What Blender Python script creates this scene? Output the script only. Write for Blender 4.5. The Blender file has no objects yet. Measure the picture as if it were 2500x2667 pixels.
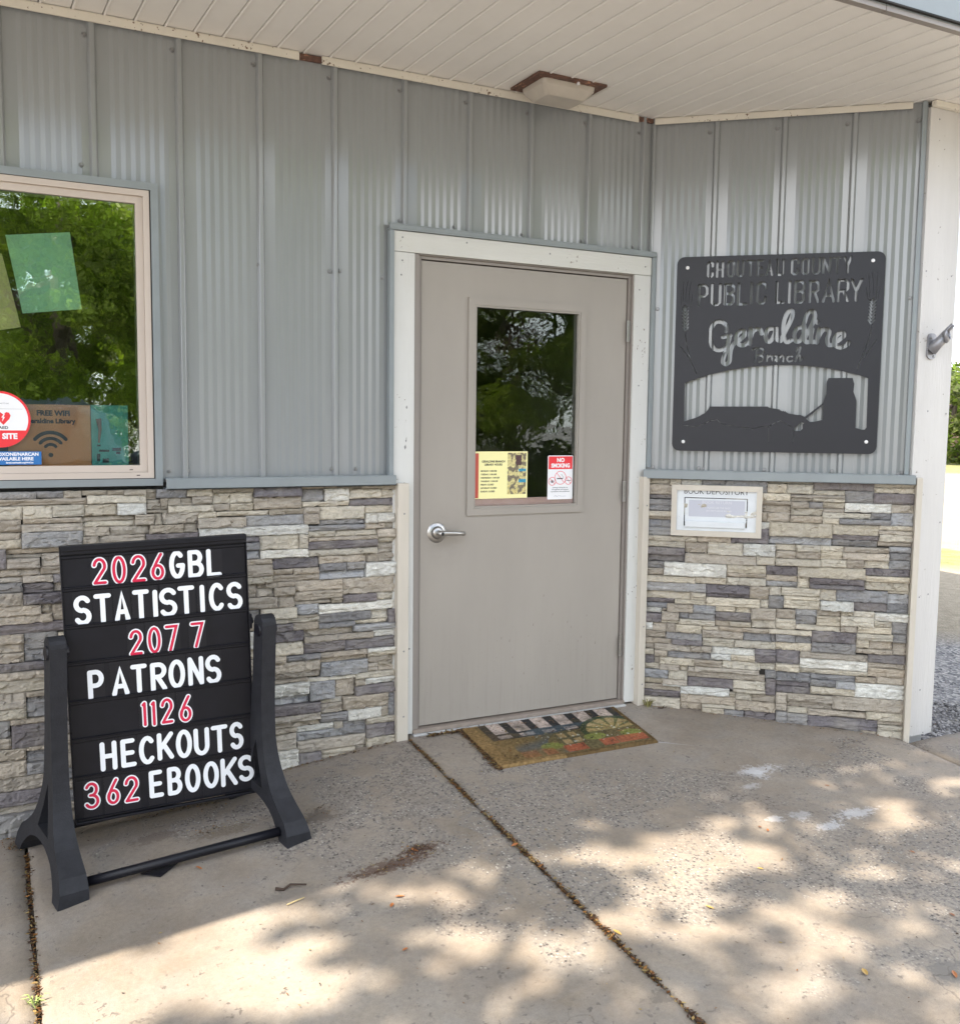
import bpy, bmesh, math, random, json
import numpy as np
from mathutils import Vector, Matrix, noise
from mathutils.geometry import tessellate_polygon

# ------------------------------------------------------------------ camera, world, sun, exposure
scene = bpy.context.scene
COL = scene.collection
cam_d = bpy.data.cameras.new("camera"); cam = bpy.data.objects.new("camera", cam_d); COL.objects.link(cam)
scene.camera = cam
YAW, PIT, ROL = .4686, -.0918, .0118
CAM = Vector((-1.6701, -3.8822, 1.3404))
cF = Vector((math.sin(YAW)*math.cos(PIT), math.cos(YAW)*math.cos(PIT), math.sin(PIT)))
cR0 = Vector((math.cos(YAW), -math.sin(YAW), 0)); cU0 = cR0.cross(cF)
cR = math.cos(ROL)*cR0 + math.sin(ROL)*cU0; cU = -math.sin(ROL)*cR0 + math.cos(ROL)*cU0
cam.matrix_world = Matrix(((cR.x, cU.x, -cF.x, CAM.x), (cR.y, cU.y, -cF.y, CAM.y), (cR.z, cU.z, -cF.z, CAM.z), (0, 0, 0, 1)))
cam_d.sensor_fit = 'HORIZONTAL'; cam_d.sensor_width = 36; cam_d.lens = 36*2515.68/2500
cam_d.clip_start = .05; cam_d.clip_end = 2000

SUNTRAVEL = Vector((1.48, .45, -3.05)).normalized()
SUN_EL = math.asin(-SUNTRAVEL.z); SUN_AZ = math.atan2(-SUNTRAVEL.x, -SUNTRAVEL.y)
world = bpy.data.worlds.new("World"); scene.world = world; world.use_nodes = True
wn = world.node_tree; wn.nodes.clear()
sky = wn.nodes.new('ShaderNodeTexSky'); sky.sky_type = 'NISHITA'; sky.sun_disc = False
sky.sun_elevation = SUN_EL; sky.sun_rotation = SUN_AZ; sky.altitude = 900; sky.dust_density = 1.6
wtc = wn.nodes.new('ShaderNodeTexCoord'); wmp = wn.nodes.new('ShaderNodeMapping'); wmp.inputs['Scale'].default_value = (1, 1, 2.6)
wno = wn.nodes.new('ShaderNodeTexNoise'); wno.inputs['Scale'].default_value = 2.2; wno.inputs['Detail'].default_value = 7; wno.inputs['Roughness'].default_value = .58
wr = wn.nodes.new('ShaderNodeValToRGB'); wr.color_ramp.elements[0].position = .40; wr.color_ramp.elements[1].position = .60
wmix = wn.nodes.new('ShaderNodeMixRGB'); wmix.inputs[2].default_value = (9.5, 9.6, 9.9, 1)
wbg = wn.nodes.new('ShaderNodeBackground'); wbg.inputs['Strength'].default_value = .15
wout = wn.nodes.new('ShaderNodeOutputWorld')
wn.links.new(wtc.outputs['Generated'], wmp.inputs[0]); wn.links.new(wmp.outputs[0], wno.inputs['Vector'])
wn.links.new(wno.outputs[0], wr.inputs[0]); wn.links.new(wr.outputs[0], wmix.inputs[0]); wn.links.new(sky.outputs[0], wmix.inputs[1])
wn.links.new(wmix.outputs[0], wbg.inputs[0]); wn.links.new(wbg.outputs[0], wout.inputs[0])
sun_d = bpy.data.lights.new("sun", 'SUN'); sun_d.energy = 4.1; sun_d.angle = math.radians(.6); sun_d.color = (1, .89, .73)
sun = bpy.data.objects.new("sun", sun_d); COL.objects.link(sun); sun.rotation_euler = SUNTRAVEL.to_track_quat('-Z', 'Y').to_euler()
sun.location = (-6, -3, 14)
scene.view_settings.view_transform = 'Standard'; scene.view_settings.look = 'None'
scene.view_settings.exposure = 1.58; scene.view_settings.gamma = 1
scene.cycles.use_denoising = True
scene.cycles.max_bounces = 7; scene.cycles.transparent_max_bounces = 12
scene.cycles.sample_clamp_indirect = 6

rnd = random.Random(11)
R = math.radians

# ------------------------------------------------------------------ materials
def mat(name, base=(.5, .5, .5), rough=.6, metal=0., spec=.5, coat=0.):
    m = bpy.data.materials.new(name); m.use_nodes = True
    p = m.node_tree.nodes['Principled BSDF']
    p.inputs['Base Color'].default_value = (*base, 1); p.inputs['Roughness'].default_value = rough
    p.inputs['Metallic'].default_value = metal; p.inputs['Specular IOR Level'].default_value = spec
    p.inputs['Coat Weight'].default_value = coat
    return m
class NT:
    def __init__(s, m): s.m = m; s.t = m.node_tree; s.p = s.t.nodes['Principled BSDF']
    def n(s, typ, **kw):
        x = s.t.nodes.new(typ)
        for k, v in kw.items():
            if k in x.inputs.keys() if hasattr(x.inputs, 'keys') else False: x.inputs[k].default_value = v
            else: setattr(x, k, v)
        return x
    def l(s, a, b): s.t.links.new(a, b)
    def coord(s, scale=(1, 1, 1), kind='Object', rot=(0, 0, 0)):
        c = s.n('ShaderNodeTexCoord'); m = s.n('ShaderNodeMapping'); m.inputs['Scale'].default_value = scale; m.inputs['Rotation'].default_value = rot
        s.l(c.outputs[kind], m.inputs[0]); return m.outputs[0]
    def pos(s, scale=(1, 1, 1)):
        c = s.n('ShaderNodeNewGeometry'); m = s.n('ShaderNodeMapping'); m.inputs['Scale'].default_value = scale
        s.l(c.outputs['Position'], m.inputs[0]); return m.outputs[0]
    def noise(s, vec, scale, detail=4, rough=.5, dist=0.):
        x = s.n('ShaderNodeTexNoise'); x.inputs['Scale'].default_value = scale; x.inputs['Detail'].default_value = detail
        x.inputs['Roughness'].default_value = rough; x.inputs['Distortion'].default_value = dist; s.l(vec, x.inputs['Vector']); return x.outputs[0]
    def vor(s, vec, scale, feature='F1', out='Distance', rand=1.):
        x = s.n('ShaderNodeTexVoronoi'); x.feature = feature; x.inputs['Scale'].default_value = scale; x.inputs['Randomness'].default_value = rand
        s.l(vec, x.inputs['Vector']); return x.outputs[out]
    def ramp(s, fac, stops):
        x = s.n('ShaderNodeValToRGB'); e = x.color_ramp.elements
        while len(e) < len(stops): e.new(.5)
        for i, (p, c) in enumerate(stops):
            e[i].position = p; e[i].color = (c, c, c, 1) if not hasattr(c, '__len__') else (*c, 1)
        s.l(fac, x.inputs[0]); return x.outputs[0]
    def mix(s, fac, a, b, mode='MIX'):
        x = s.n('ShaderNodeMixRGB'); x.blend_type = mode
        for i, v in ((0, fac), (1, a), (2, b)):
            if hasattr(v, 'is_linked') or hasattr(v, 'links'): s.l(v, x.inputs[i])
            elif i == 0: x.inputs[0].default_value = v
            else: x.inputs[i].default_value = (*v, 1) if hasattr(v, '__len__') else (v, v, v, 1)
        return x.outputs[0]
    def math(s, op, a, b=None, c=None, clamp=False):
        x = s.n('ShaderNodeMath'); x.operation = op; x.use_clamp = clamp
        for i, v in enumerate((a, b, c)):
            if v is None: continue
            if hasattr(v, 'links'): s.l(v, x.inputs[i])
            else: x.inputs[i].default_value = v
        return x.outputs[0]
    def sep(s, vec):
        x = s.n('ShaderNodeSeparateXYZ'); s.l(vec, x.inputs[0]); return x.outputs
    def attr(s, name):
        x = s.n('ShaderNodeAttribute'); x.attribute_name = name; return x.outputs['Color']
    def bump(s, h, strength=.3, dist=.01):
        x = s.n('ShaderNodeBump'); x.inputs['Strength'].default_value = strength; x.inputs['Distance'].default_value = dist
        s.l(h, x.inputs['Height']); s.l(x.outputs[0], s.p.inputs['Normal']); return x
    def base(s, c): s.l(c, s.p.inputs['Base Color'])
    def rough(s, c): s.l(c, s.p.inputs['Roughness'])

def worn(name, col, rough=.5, var=.12, scale=6, streak=(1, 1, 1), bump=0, bscale=60, speck=None, spec=.5):
    m = mat(name, col, rough, spec=spec); N = NT(m); v = N.pos(streak)
    n = N.noise(v, scale, 5, .6); f = N.ramp(n, [(.3, 1-var), (.7, 1+var*.5)])
    c = N.mix(1., col, f, 'MULTIPLY')
    if speck:
        sc, th, scol = speck
        s = N.noise(N.pos(), sc, 3, .6); s2 = N.noise(N.pos(), sc*.13, 2); t = N.math('ADD', s, N.math('MULTIPLY', s2, .5))
        c = N.mix(N.ramp(t, [(th, 0.), (th+.02, 1.)]), c, scol)
    N.base(c)
    if bump: N.bump(N.noise(N.pos(streak), bscale, 4, .6), bump, .004)
    return m

M = {}
def siding_mat():
    m = mat('grey_siding_paint', (.30, .325, .325), .20, spec=1.0); N = NT(m)
    c = N.noise(N.pos((1, 1, .25)), 5, 4, .6)
    N.base(N.ramp(c, [(.3, (.245, .258, .260)), (.7, (.265, .278, .280))])); N.bump(N.noise(N.pos((1, 1, .35)), 4, 2), .12, .006)
    return m
M['siding'] = siding_mat()
M['flash'] = worn('blue_grey_flashing', (.245, .275, .285), .35, .08, 8, spec=.6)
M['trim'] = worn('white_painted_board', (.62, .62, .59), .55, .06, 10, (1, 1, .12), .35, 90, (55, .97, (.30, .27, .24)))
M['trimh'] = worn('white_painted_board_horizontal', (.63, .63, .59), .55, .06, 10, (.12, 1, 1), .35, 90, (55, .97, (.30, .27, .24)))
M['post'] = worn('off_white_post_paint', (.585, .565, .54), .55, .08, 7, (1, 1, .12), .5, 110, (55, .99, (.30, .27, .24)))
M['jamb'] = worn('beige_strip', (.58, .53, .45), .55, .08, 12, (1, 1, .2), .2, 60)
M['doorpaint'] = worn('taupe_door_paint', (.345, .314, .276), .38, .05, 3, (1, 1, .6), 0, 60, (75, .985, (.55, .52, .48)))
def door_mat():
    m = mat('taupe_door_paint', (.345, .314, .276), .36, spec=.45); N = NT(m); v = N.pos(); s = N.sep(v)
    c = N.mix(1., (.345, .314, .276), N.ramp(N.noise(N.pos((1, 1, .35)), 3, 5, .6), [(.3, .93), (.7, 1.04)]), 'MULTIPLY')
    streak = N.noise(N.pos((1, 1, .06)), 55, 4, .6); low = N.ramp(s[2], [(0., 1.), (.55, 0.)])
    g = N.math('MULTIPLY', N.ramp(streak, [(.50, 0.), (.72, .22)]), low); c = N.mix(g, c, (.20, .175, .155))
    sp = N.noise(v, 130, 3, .6); c = N.mix(N.math('MULTIPLY', N.ramp(sp, [(.68, 0.), (.72, 1.)]), N.ramp(s[2], [(.05, .8), (.6, .05)])), c, (.17, .15, .13))
    dx = N.math('DIVIDE', N.math('SUBTRACT', s[0], .12), .13); dz = N.math('DIVIDE', N.math('SUBTRACT', s[2], .84), .16)
    r = N.math('SQRT', N.math('ADD', N.math('MULTIPLY', dx, dx), N.math('MULTIPLY', dz, dz)))
    c = N.mix(N.math('MULTIPLY', N.ramp(r, [(.3, .30), (1., 0.)]), N.ramp(N.noise(v, 18, 4, .7), [(.35, .3), (.65, 1.)])), c, (.20, .175, .15))
    N.base(c); N.rough(N.ramp(N.noise(v, 5, 4, .6), [(.3, .30), (.7, .46)])); N.bump(N.noise(v, 2.2, 2), .08, .02)
    return m
M['doorpaint'] = door_mat()
M['frame'] = worn('taupe_frame_paint', (.27, .24, .215), .4, .06, 6)
M['soffit'] = worn('cream_soffit', (.80, .775, .73), .42, .05, 2.5, (1, 1, 1))
M['soffittrim'] = worn('cream_trim_with_rust', (.68, .64, .55), .5, .06, 8, (1, 1, 1), 0, 60, (75, .93, (.16, .10, .06)))
M['rust'] = worn('rusty_brown_metal', (.13, .065, .045), .6, .4, 40, (1, 1, 1), .3, 80, (70, .88, (.32, .16, .10)))
M['dark'] = mat('dark_gap', (.02, .02, .02), .9)
M['lens'] = worn('frosted_lamp_tray', (.50, .455, .39), .35, .12, 10)
M['screw'] = mat('weathered_screw', (.27, .27, .27), .4, .6)
M['steel'] = worn('brushed_steel', (.46, .45, .43), .32, .1, 60, (1, 1, 6)); M['steel'].node_tree.nodes['Principled BSDF'].inputs['Metallic'].default_value = .9
M['alu'] = worn('cast_aluminium', (.30, .30, .32), .42, .15, 40); M['alu'].node_tree.nodes['Principled BSDF'].inputs['Metallic'].default_value = .6
M['winframe'] = worn('tan_vinyl_frame', (.56, .485, .42), .4, .04, 4)
M['black'] = worn('black_plastic', (.008, .008, .012), .42, .3, 12, spec=.3)
M['rubber'] = worn('grey_black_moulded_plastic', (.017, .0175, .022), .6, .3, 30, (1, 1, 1), .3, 200, (90, 1.0, (.5, .5, .5)), spec=.35)
M['tile'] = mat('black_letter_card', (.010, .010, .014), .4, spec=.35)
M['white'] = mat('white_letter_vinyl', (.80, .82, .85), .35)
M['red'] = mat('crimson_letter_vinyl', (.62, .012, .06), .35)
M['plate'] = worn('dark_grey_painted_steel', (.014, .0145, .020), .42, .12, 5, (1, 1, 1), .05, 300, spec=.4)
M['bolt'] = mat('white_cap', (.8, .8, .8), .4)
M['mortar'] = worn('stone_backing', (.045, .040, .036), .9, .3, 30)
M['boxwhite'] = worn('white_enamel_plate', (.68, .71, .73), .35, .07, 9, (1, 1, 3), 0, 60, (45, 1.0, (.45, .45, .46)))
M['ink'] = mat('black_ink', (.03, .03, .035), .6)
M['paper_y'] = mat('yellow_paper', (.92, .86, .42), .6)
M['paper_w'] = mat('white_card', (.85, .85, .86), .45)
M['paper_r'] = mat('red_print', (.80, .035, .045), .45)
M['paper_o'] = mat('orange_brown_paper', (.86, .40, .17), .7)
M['paper_t'] = mat('teal_paper', (.12, .50, .47), .7)
M['paper_g'] = mat('mint_green_paper', (.50, .85, .58), .7)
M['paper_b'] = mat('buff_paper', (.75, .66, .34), .7)
M['blue'] = mat('blue_print', (.02, .15, .42), .5)
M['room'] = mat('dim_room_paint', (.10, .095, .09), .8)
M['pink'] = mat('pinkish_sill', (.90, .60, .56), .6)
M['carpaint'] = mat('dark_green_blue_car_paint', (.012, .022, .032), .28, spec=.4)
M['tyre'] = mat('tyre_rubber', (.02, .02, .02), .8)
M['bark'] = worn('bark', (.13, .10, .075), .9, .4, 12, (1, 1, .3), .8, 30)
M['twig'] = mat('dark_twig', (.05, .03, .02), .8)
M['roofmetal'] = worn('roof_metal', (.35, .38, .38), .5, .1, 2)

def glass_mat(name, fac, tint, rough=.0, wave=0.):
    m = bpy.data.materials.new(name); m.use_nodes = True; t = m.node_tree; t.nodes.clear()
    o = t.nodes.new('ShaderNodeOutputMaterial'); mx = t.nodes.new('ShaderNodeMixShader')
    tr = t.nodes.new('ShaderNodeBsdfTransparent'); tr.inputs[0].default_value = (*tint, 1)
    gl = t.nodes.new('ShaderNodeBsdfGlossy'); gl.inputs['Roughness'].default_value = rough; gl.inputs['Color'].default_value = (.93, 1, .95, 1)
    if wave:
        wg = t.nodes.new('ShaderNodeNewGeometry'); wz = t.nodes.new('ShaderNodeTexNoise'); wz.inputs['Scale'].default_value = 9; wz.inputs['Detail'].default_value = 3
        wbp = t.nodes.new('ShaderNodeBump'); wbp.inputs['Strength'].default_value = wave; wbp.inputs['Distance'].default_value = .004
        t.links.new(wg.outputs['Position'], wz.inputs['Vector']); t.links.new(wz.outputs[0], wbp.inputs['Height']); t.links.new(wbp.outputs[0], gl.inputs['Normal'])
    fr = t.nodes.new('ShaderNodeFresnel'); fr.inputs[0].default_value = 1.5
    ad = t.nodes.new('ShaderNodeMath'); ad.operation = 'ADD'; ad.inputs[1].default_value = fac; ad.use_clamp = True
    t.links.new(fr.outputs[0], ad.inputs[0]); t.links.new(ad.outputs[0], mx.inputs[0])
    t.links.new(tr.outputs[0], mx.inputs[1]); t.links.new(gl.outputs[0], mx.inputs[2]); t.links.new(mx.outputs[0], o.inputs[0])
    return m
M['glass'] = glass_mat('reflective_window_glass', .19, (.94, .97, .95), 0., .12)
M['glassdoor'] = glass_mat('door_glass', .0, (.95, .96, .955), 0., .35)

def stone_mat():
    m = mat('stacked_stone', (.4, .4, .4), .85, spec=.25); N = NT(m)
    oi = N.n('ShaderNodeObjectInfo')
    v = N.coord((1, 1, 1)); ad = N.n('ShaderNodeVectorMath'); ad.operation = 'ADD'; N.l(v, ad.inputs[0])
    cb = N.n('ShaderNodeCombineXYZ'); mm = N.math('MULTIPLY', oi.outputs['Random'], 37.)
    for i in range(3): N.l(mm, cb.inputs[i])
    N.l(cb.outputs[0], ad.inputs[1]); v = ad.outputs[0]
    sc = N.n('ShaderNodeMapping'); sc.inputs['Scale'].default_value = (.62, 1, 1.15); N.l(v, sc.inputs[0]); vs = sc.outputs[0]
    n1 = N.noise(vs, 30, 7, .68, 1.1); n2 = N.noise(v, 120, 4, .7); n3 = N.noise(v, 9, 3, .5)
    c = N.mix(1., oi.outputs['Color'], N.ramp(n1, [(.28, .55), (.40, .92), (.56, 1.05), (.72, 1.32)]), 'MULTIPLY')
    c = N.mix(1., c, N.ramp(n2, [(.3, .82), (.7, 1.12)]), 'MULTIPLY')
    c = N.mix(N.ramp(n3, [(.42, 0.), (.72, .45)]), c, (.36, .335, .295))
    N.base(c)
    h = N.math('ADD', N.math('MULTIPLY', n1, .9), N.math('MULTIPLY', n2, .35)); N.bump(h, .8, .007)
    return m
M['stone'] = stone_mat()

def leaf_mat(name, a, b, tl=.5):
    m = mat(name, a, .5, spec=.3); N = NT(m)
    n = N.noise(N.pos(), 1.1, 3); at = N.attr('Col')
    c = N.mix(N.ramp(n, [(.35, 0.), (.65, 1.)]), a, b); c = N.mix(1., c, at, 'MULTIPLY'); N.base(c)
    t = N.t; tr = t.nodes.new('ShaderNodeBsdfTranslucent'); N.l(N.mix(1., c, (1.5, 1.9, .7), 'MULTIPLY'), tr.inputs[0])
    mx = t.nodes.new('ShaderNodeMixShader'); mx.inputs[0].default_value = tl
    N.l(N.p.outputs[0], mx.inputs[1]); N.l(tr.outputs[0], mx.inputs[2]); N.l(mx.outputs[0], t.nodes['Material Output'].inputs[0])
    return m
M['leaf'] = leaf_mat('green_foliage', (.12, .165, .022), (.22, .26, .045))
M['leaf2'] = leaf_mat('hedge_foliage', (.07, .10, .03), (.13, .15, .05))
M['litter'] = leaf_mat('dry_leaf_litter', (.9, .9, .9), (.9, .9, .9), .15)

def concrete_mat():
    m = mat('weathered_concrete', (.3, .28, .25), .85, spec=.3); N = NT(m); v = N.pos(); s = N.sep(v)
    def blob(x, y, rx, ry, wob=.35):   # a worn patch with its own ragged outline
        dx = N.math('DIVIDE', N.math('SUBTRACT', s[0], x), rx); dy = N.math('DIVIDE', N.math('SUBTRACT', s[1], y), ry)
        d = N.math('SQRT', N.math('ADD', N.math('MULTIPLY', dx, dx), N.math('MULTIPLY', dy, dy)))
        return N.math('SUBTRACT', 1., d)
    big = N.noise(v, 1.3, 5, .6); mid = N.noise(v, 5.5, 6, .65, .6); fine = N.noise(v, 60, 5, .7); vf = N.noise(v, 330, 3, .7)
    # base tone
    c = N.ramp(big, [(.3, (.205, .170, .134)), (.5, (.268, .226, .183)), (.7, (.33, .285, .236))])
    c = N.mix(N.ramp(mid, [(.4, 0.), (.7, .55)]), c, (.25, .235, .22))
    c = N.mix(1., c, N.ramp(fine, [(.3, .88), (.7, 1.10)]), 'MULTIPLY')
    c = N.mix(1., c, N.ramp(vf, [(.3, .86), (.7, 1.12)]), 'MULTIPLY')
    # where the cement skin has worn off and pebbles show
    acc = None
    for b in [(.55, -.78, .75, .42), (-.30, -.50, .40, .50), (.05, -.85, .55, .55), (-.05, -1.35, .45, .25), (1.75, -.92, .45, .16), (1.35, -1.75, .8, .5), (-.95, -.33, .35, .12), (.30, -1.45, .5, .28), (-.62, -.62, .22, .14), (.95, -1.6, .4, .3)]:
        x = blob(*b); acc = x if acc is None else N.math('MAXIMUM', acc, x)
    wear = N.math('ADD', N.math('MULTIPLY', acc, .55), N.math('MULTIPLY', N.math('SUBTRACT', mid, .5), 2.6))
    # the skin stays whole under the door side strip and near the window wall
    wear = N.math('SUBTRACT', wear, N.math('MULTIPLY', N.math('MAXIMUM', blob(1.15, -.55, .85, .30), 0.), 1.3))
    wmask = N.ramp(wear, [(-.05, 0.), (.22, 1.)])
    cell = N.vor(v, 100, 'F1', 'Color'); cd = N.vor(v, 100, 'F1', 'Distance')
    cb = N.n('ShaderNodeSeparateColor'); N.l(cell, cb.inputs[0])
    peb = N.ramp(cb.outputs[0], [(0., (.05, .045, .045)), (.28, (.13, .115, .11)), (.5, (.25, .22, .19)), (.8, (.34, .305, .265)), (1., (.42, .385, .34))])
    pshape = N.ramp(cd, [(.30, 1.), (.55, 0.)])
    pc = N.mix(pshape, (.205, .182, .16), peb)
    sel = N.math('MULTIPLY', wmask, N.ramp(cb.outputs[1], [(.42, 0.), (.48, 1.)]))
    c = N.mix(sel, c, pc)
    # small dark pits everywhere
    pit = N.ramp(N.noise(v, 42, 3, .6), [(.63, 0.), (.68, .85)]); pit = N.math('MULTIPLY', pit, N.ramp(mid, [(.40, .2), (.6, 1.)]))
    c = N.mix(pit, c, (.12, .105, .095))
    # dirty stains
    for b, col, th in [((-.50, -.94, .22, .05), (.085, .045, .032), .0), ((-.38, -.90, .10, .04), (.07, .032, .022), .0), ((-.95, -.42, .16, .05), (.16, .13, .10), .1), ((-1.18, -.33, .12, .05), (.15, .12, .10), .1), ((-.62, -.50, .10, .07), (.12, .10, .085), .0), ((-.85, -.93, .13, .05), (.19, .165, .14), 0.), ((.73, -2.14, .10, .07), (.17, .155, .14), 0.), ((-.1, -1.9, .05, .04), (.15, .13, .11), 0.)]:
        x = N.math('ADD', N.math('MULTIPLY', blob(*b), 1.), N.math('MULTIPLY', N.math('SUBTRACT', fine, .52), 3.0))
        c = N.mix(N.math('MULTIPLY', N.ramp(x, [(.12, 0.), (.45, 1.)]), .85), c, col)
    # spilt white paint
    for b in [(1.19, -.875, .15, .05), (1.16, -.885, .05, .085), (1.05, -.985, .06, .028), (1.05, -1.255, .06, .045), (1.27, -1.32, .13, .04), (1.09, -1.36, .09, .035), (.93, -1.24, .05, .03)]:
        x = N.math('ADD', blob(*b), N.math('MULTIPLY', N.math('SUBTRACT', fine, .5), 2.6))
        c = N.mix(N.math('MULTIPLY', N.ramp(x, [(.12, 0.), (.55, 1.)]), .50), c, (.58, .58, .60))
    wv = N.noise(v, 8, 3); wl = N.math('ABSOLUTE', N.math('SUBTRACT', N.math('ADD', N.math('MULTIPLY', s[1], 1.), N.math('ADD', N.math('MULTIPLY', s[0], .78), N.math('MULTIPLY', wv, .06))), .31))
    # faint chalky line from the mat towards the corner
    m1 = N.math('MULTIPLY', N.ramp(wl, [(0., 1.), (.012, 0.)]), N.ramp(N.math('ABSOLUTE', N.math('SUBTRACT', s[0], .90)), [(.10, .6), (.22, 0.)]))
    c = N.mix(m1, c, (.45, .46, .48))
    # hairline cracks and broad dirt
    wv2 = N.n('ShaderNodeVectorMath'); wv2.operation = 'ADD'; N.l(v, wv2.inputs[0])
    wn2 = N.n('ShaderNodeTexNoise'); wn2.inputs['Scale'].default_value = 5; wn2.inputs['Detail'].default_value = 6; N.l(v, wn2.inputs['Vector'])
    sc2 = N.n('ShaderNodeVectorMath'); sc2.operation = 'SCALE'; sc2.inputs['Scale'].default_value = .35; N.l(wn2.outputs['Color'], sc2.inputs[0]); N.l(sc2.outputs[0], wv2.inputs[1])
    ck = N.vor(wv2.outputs[0], .85, 'DISTANCE_TO_EDGE'); ckm = N.math('MULTIPLY', N.ramp(ck, [(.0, 1.), (.0035, 0.)]), N.ramp(N.noise(v, 1.7, 3), [(.48, 0.), (.56, .7)]))
    c = N.mix(ckm, c, (.10, .085, .075))
    c = N.mix(N.ramp(N.noise(v, 2.3, 6, .7), [(.46, 0.), (.70, .5)]), c, (.165, .130, .102))
    N.base(c)
    h = N.math('ADD', N.math('MULTIPLY', sel, N.math('MULTIPLY', pshape, 1.2)), N.math('ADD', N.math('MULTIPLY', fine, .55), N.math('MULTIPLY', vf, .35)))
    h = N.math('SUBTRACT', h, N.math('MULTIPLY', pit, 1.2)); h = N.math('SUBTRACT', h, N.math('MULTIPLY', wmask, .7))
    N.bump(h, .55, .004)
    return m
M['concrete'] = concrete_mat()

def gravel_mat():
    m = mat('gravel_ground', (.3, .28, .26), .9, spec=.2); N = NT(m); v = N.pos(); s = N.sep(v)
    cell = N.vor(v, 55, 'F1', 'Color'); cb = N.n('ShaderNodeSeparateColor'); N.l(cell, cb.inputs[0])
    g = N.ramp(cb.outputs[0], [(0., (.10, .10, .11)), (.5, (.26, .25, .25)), (1., (.42, .40, .38))])
    d = N.math('ADD', N.math('ADD', N.math('MULTIPLY', s[0], .797), N.math('MULTIPLY', s[1], .603)), N.math('MULTIPLY', N.noise(v, .8, 4), 1.6))
    tan = N.ramp(N.noise(v, 14, 5, .7), [(.3, (.24, .205, .15)), (.7, (.36, .31, .235))])
    gr = N.ramp(N.noise(v, 3, 6, .7), [(.3, (.15, .165, .06)), (.7, (.27, .25, .13))])
    dry = N.ramp(N.noise(v, 1.5, 6, .7), [(.3, (.28, .245, .16)), (.7, (.37, .325, .23))])
    c = N.mix(N.ramp(N.math('MULTIPLY', d, .1), [(.42, 0.), (.50, 1.)]), g, tan)
    c = N.mix(N.ramp(N.math('MULTIPLY', d, .1), [(.83, 0.), (.86, 1.), (1.0, 1.), (1.04, 0.)]), c, gr)
    c = N.mix(N.ramp(N.math('MULTIPLY', d, .01), [(.102, 0.), (.106, 1.)]), c, dry)
    c = N.mix(N.ramp(N.math('MULTIPLY', d, .01), [(.34, 0.), (.36, 1.)]), c, gr)
    N.base(c); N.bump(N.vor(v, 55, 'F1', 'Distance'), .6, .02)
    return m
M['gravel'] = gravel_mat()
def pebble_mat():
    m = mat('loose_gravel', (.3, .3, .3), .85); N = NT(m); N.base(N.mix(1., (.235, .23, .235), N.attr('Col'), 'MULTIPLY')); return m
M['pebble'] = pebble_mat()
def attr_mat(name, rough=.9, bump=0):
    m = mat(name, (.5, .5, .5), rough, spec=.2); N = NT(m); N.base(N.attr('Col'))
    if bump: N.bump(N.noise(N.pos(), 500, 3, .7), bump, .004)
    return m
M['mat'] = attr_mat('printed_coir', .95, .8)
M['print'] = attr_mat('printed_picture', .55)

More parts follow.
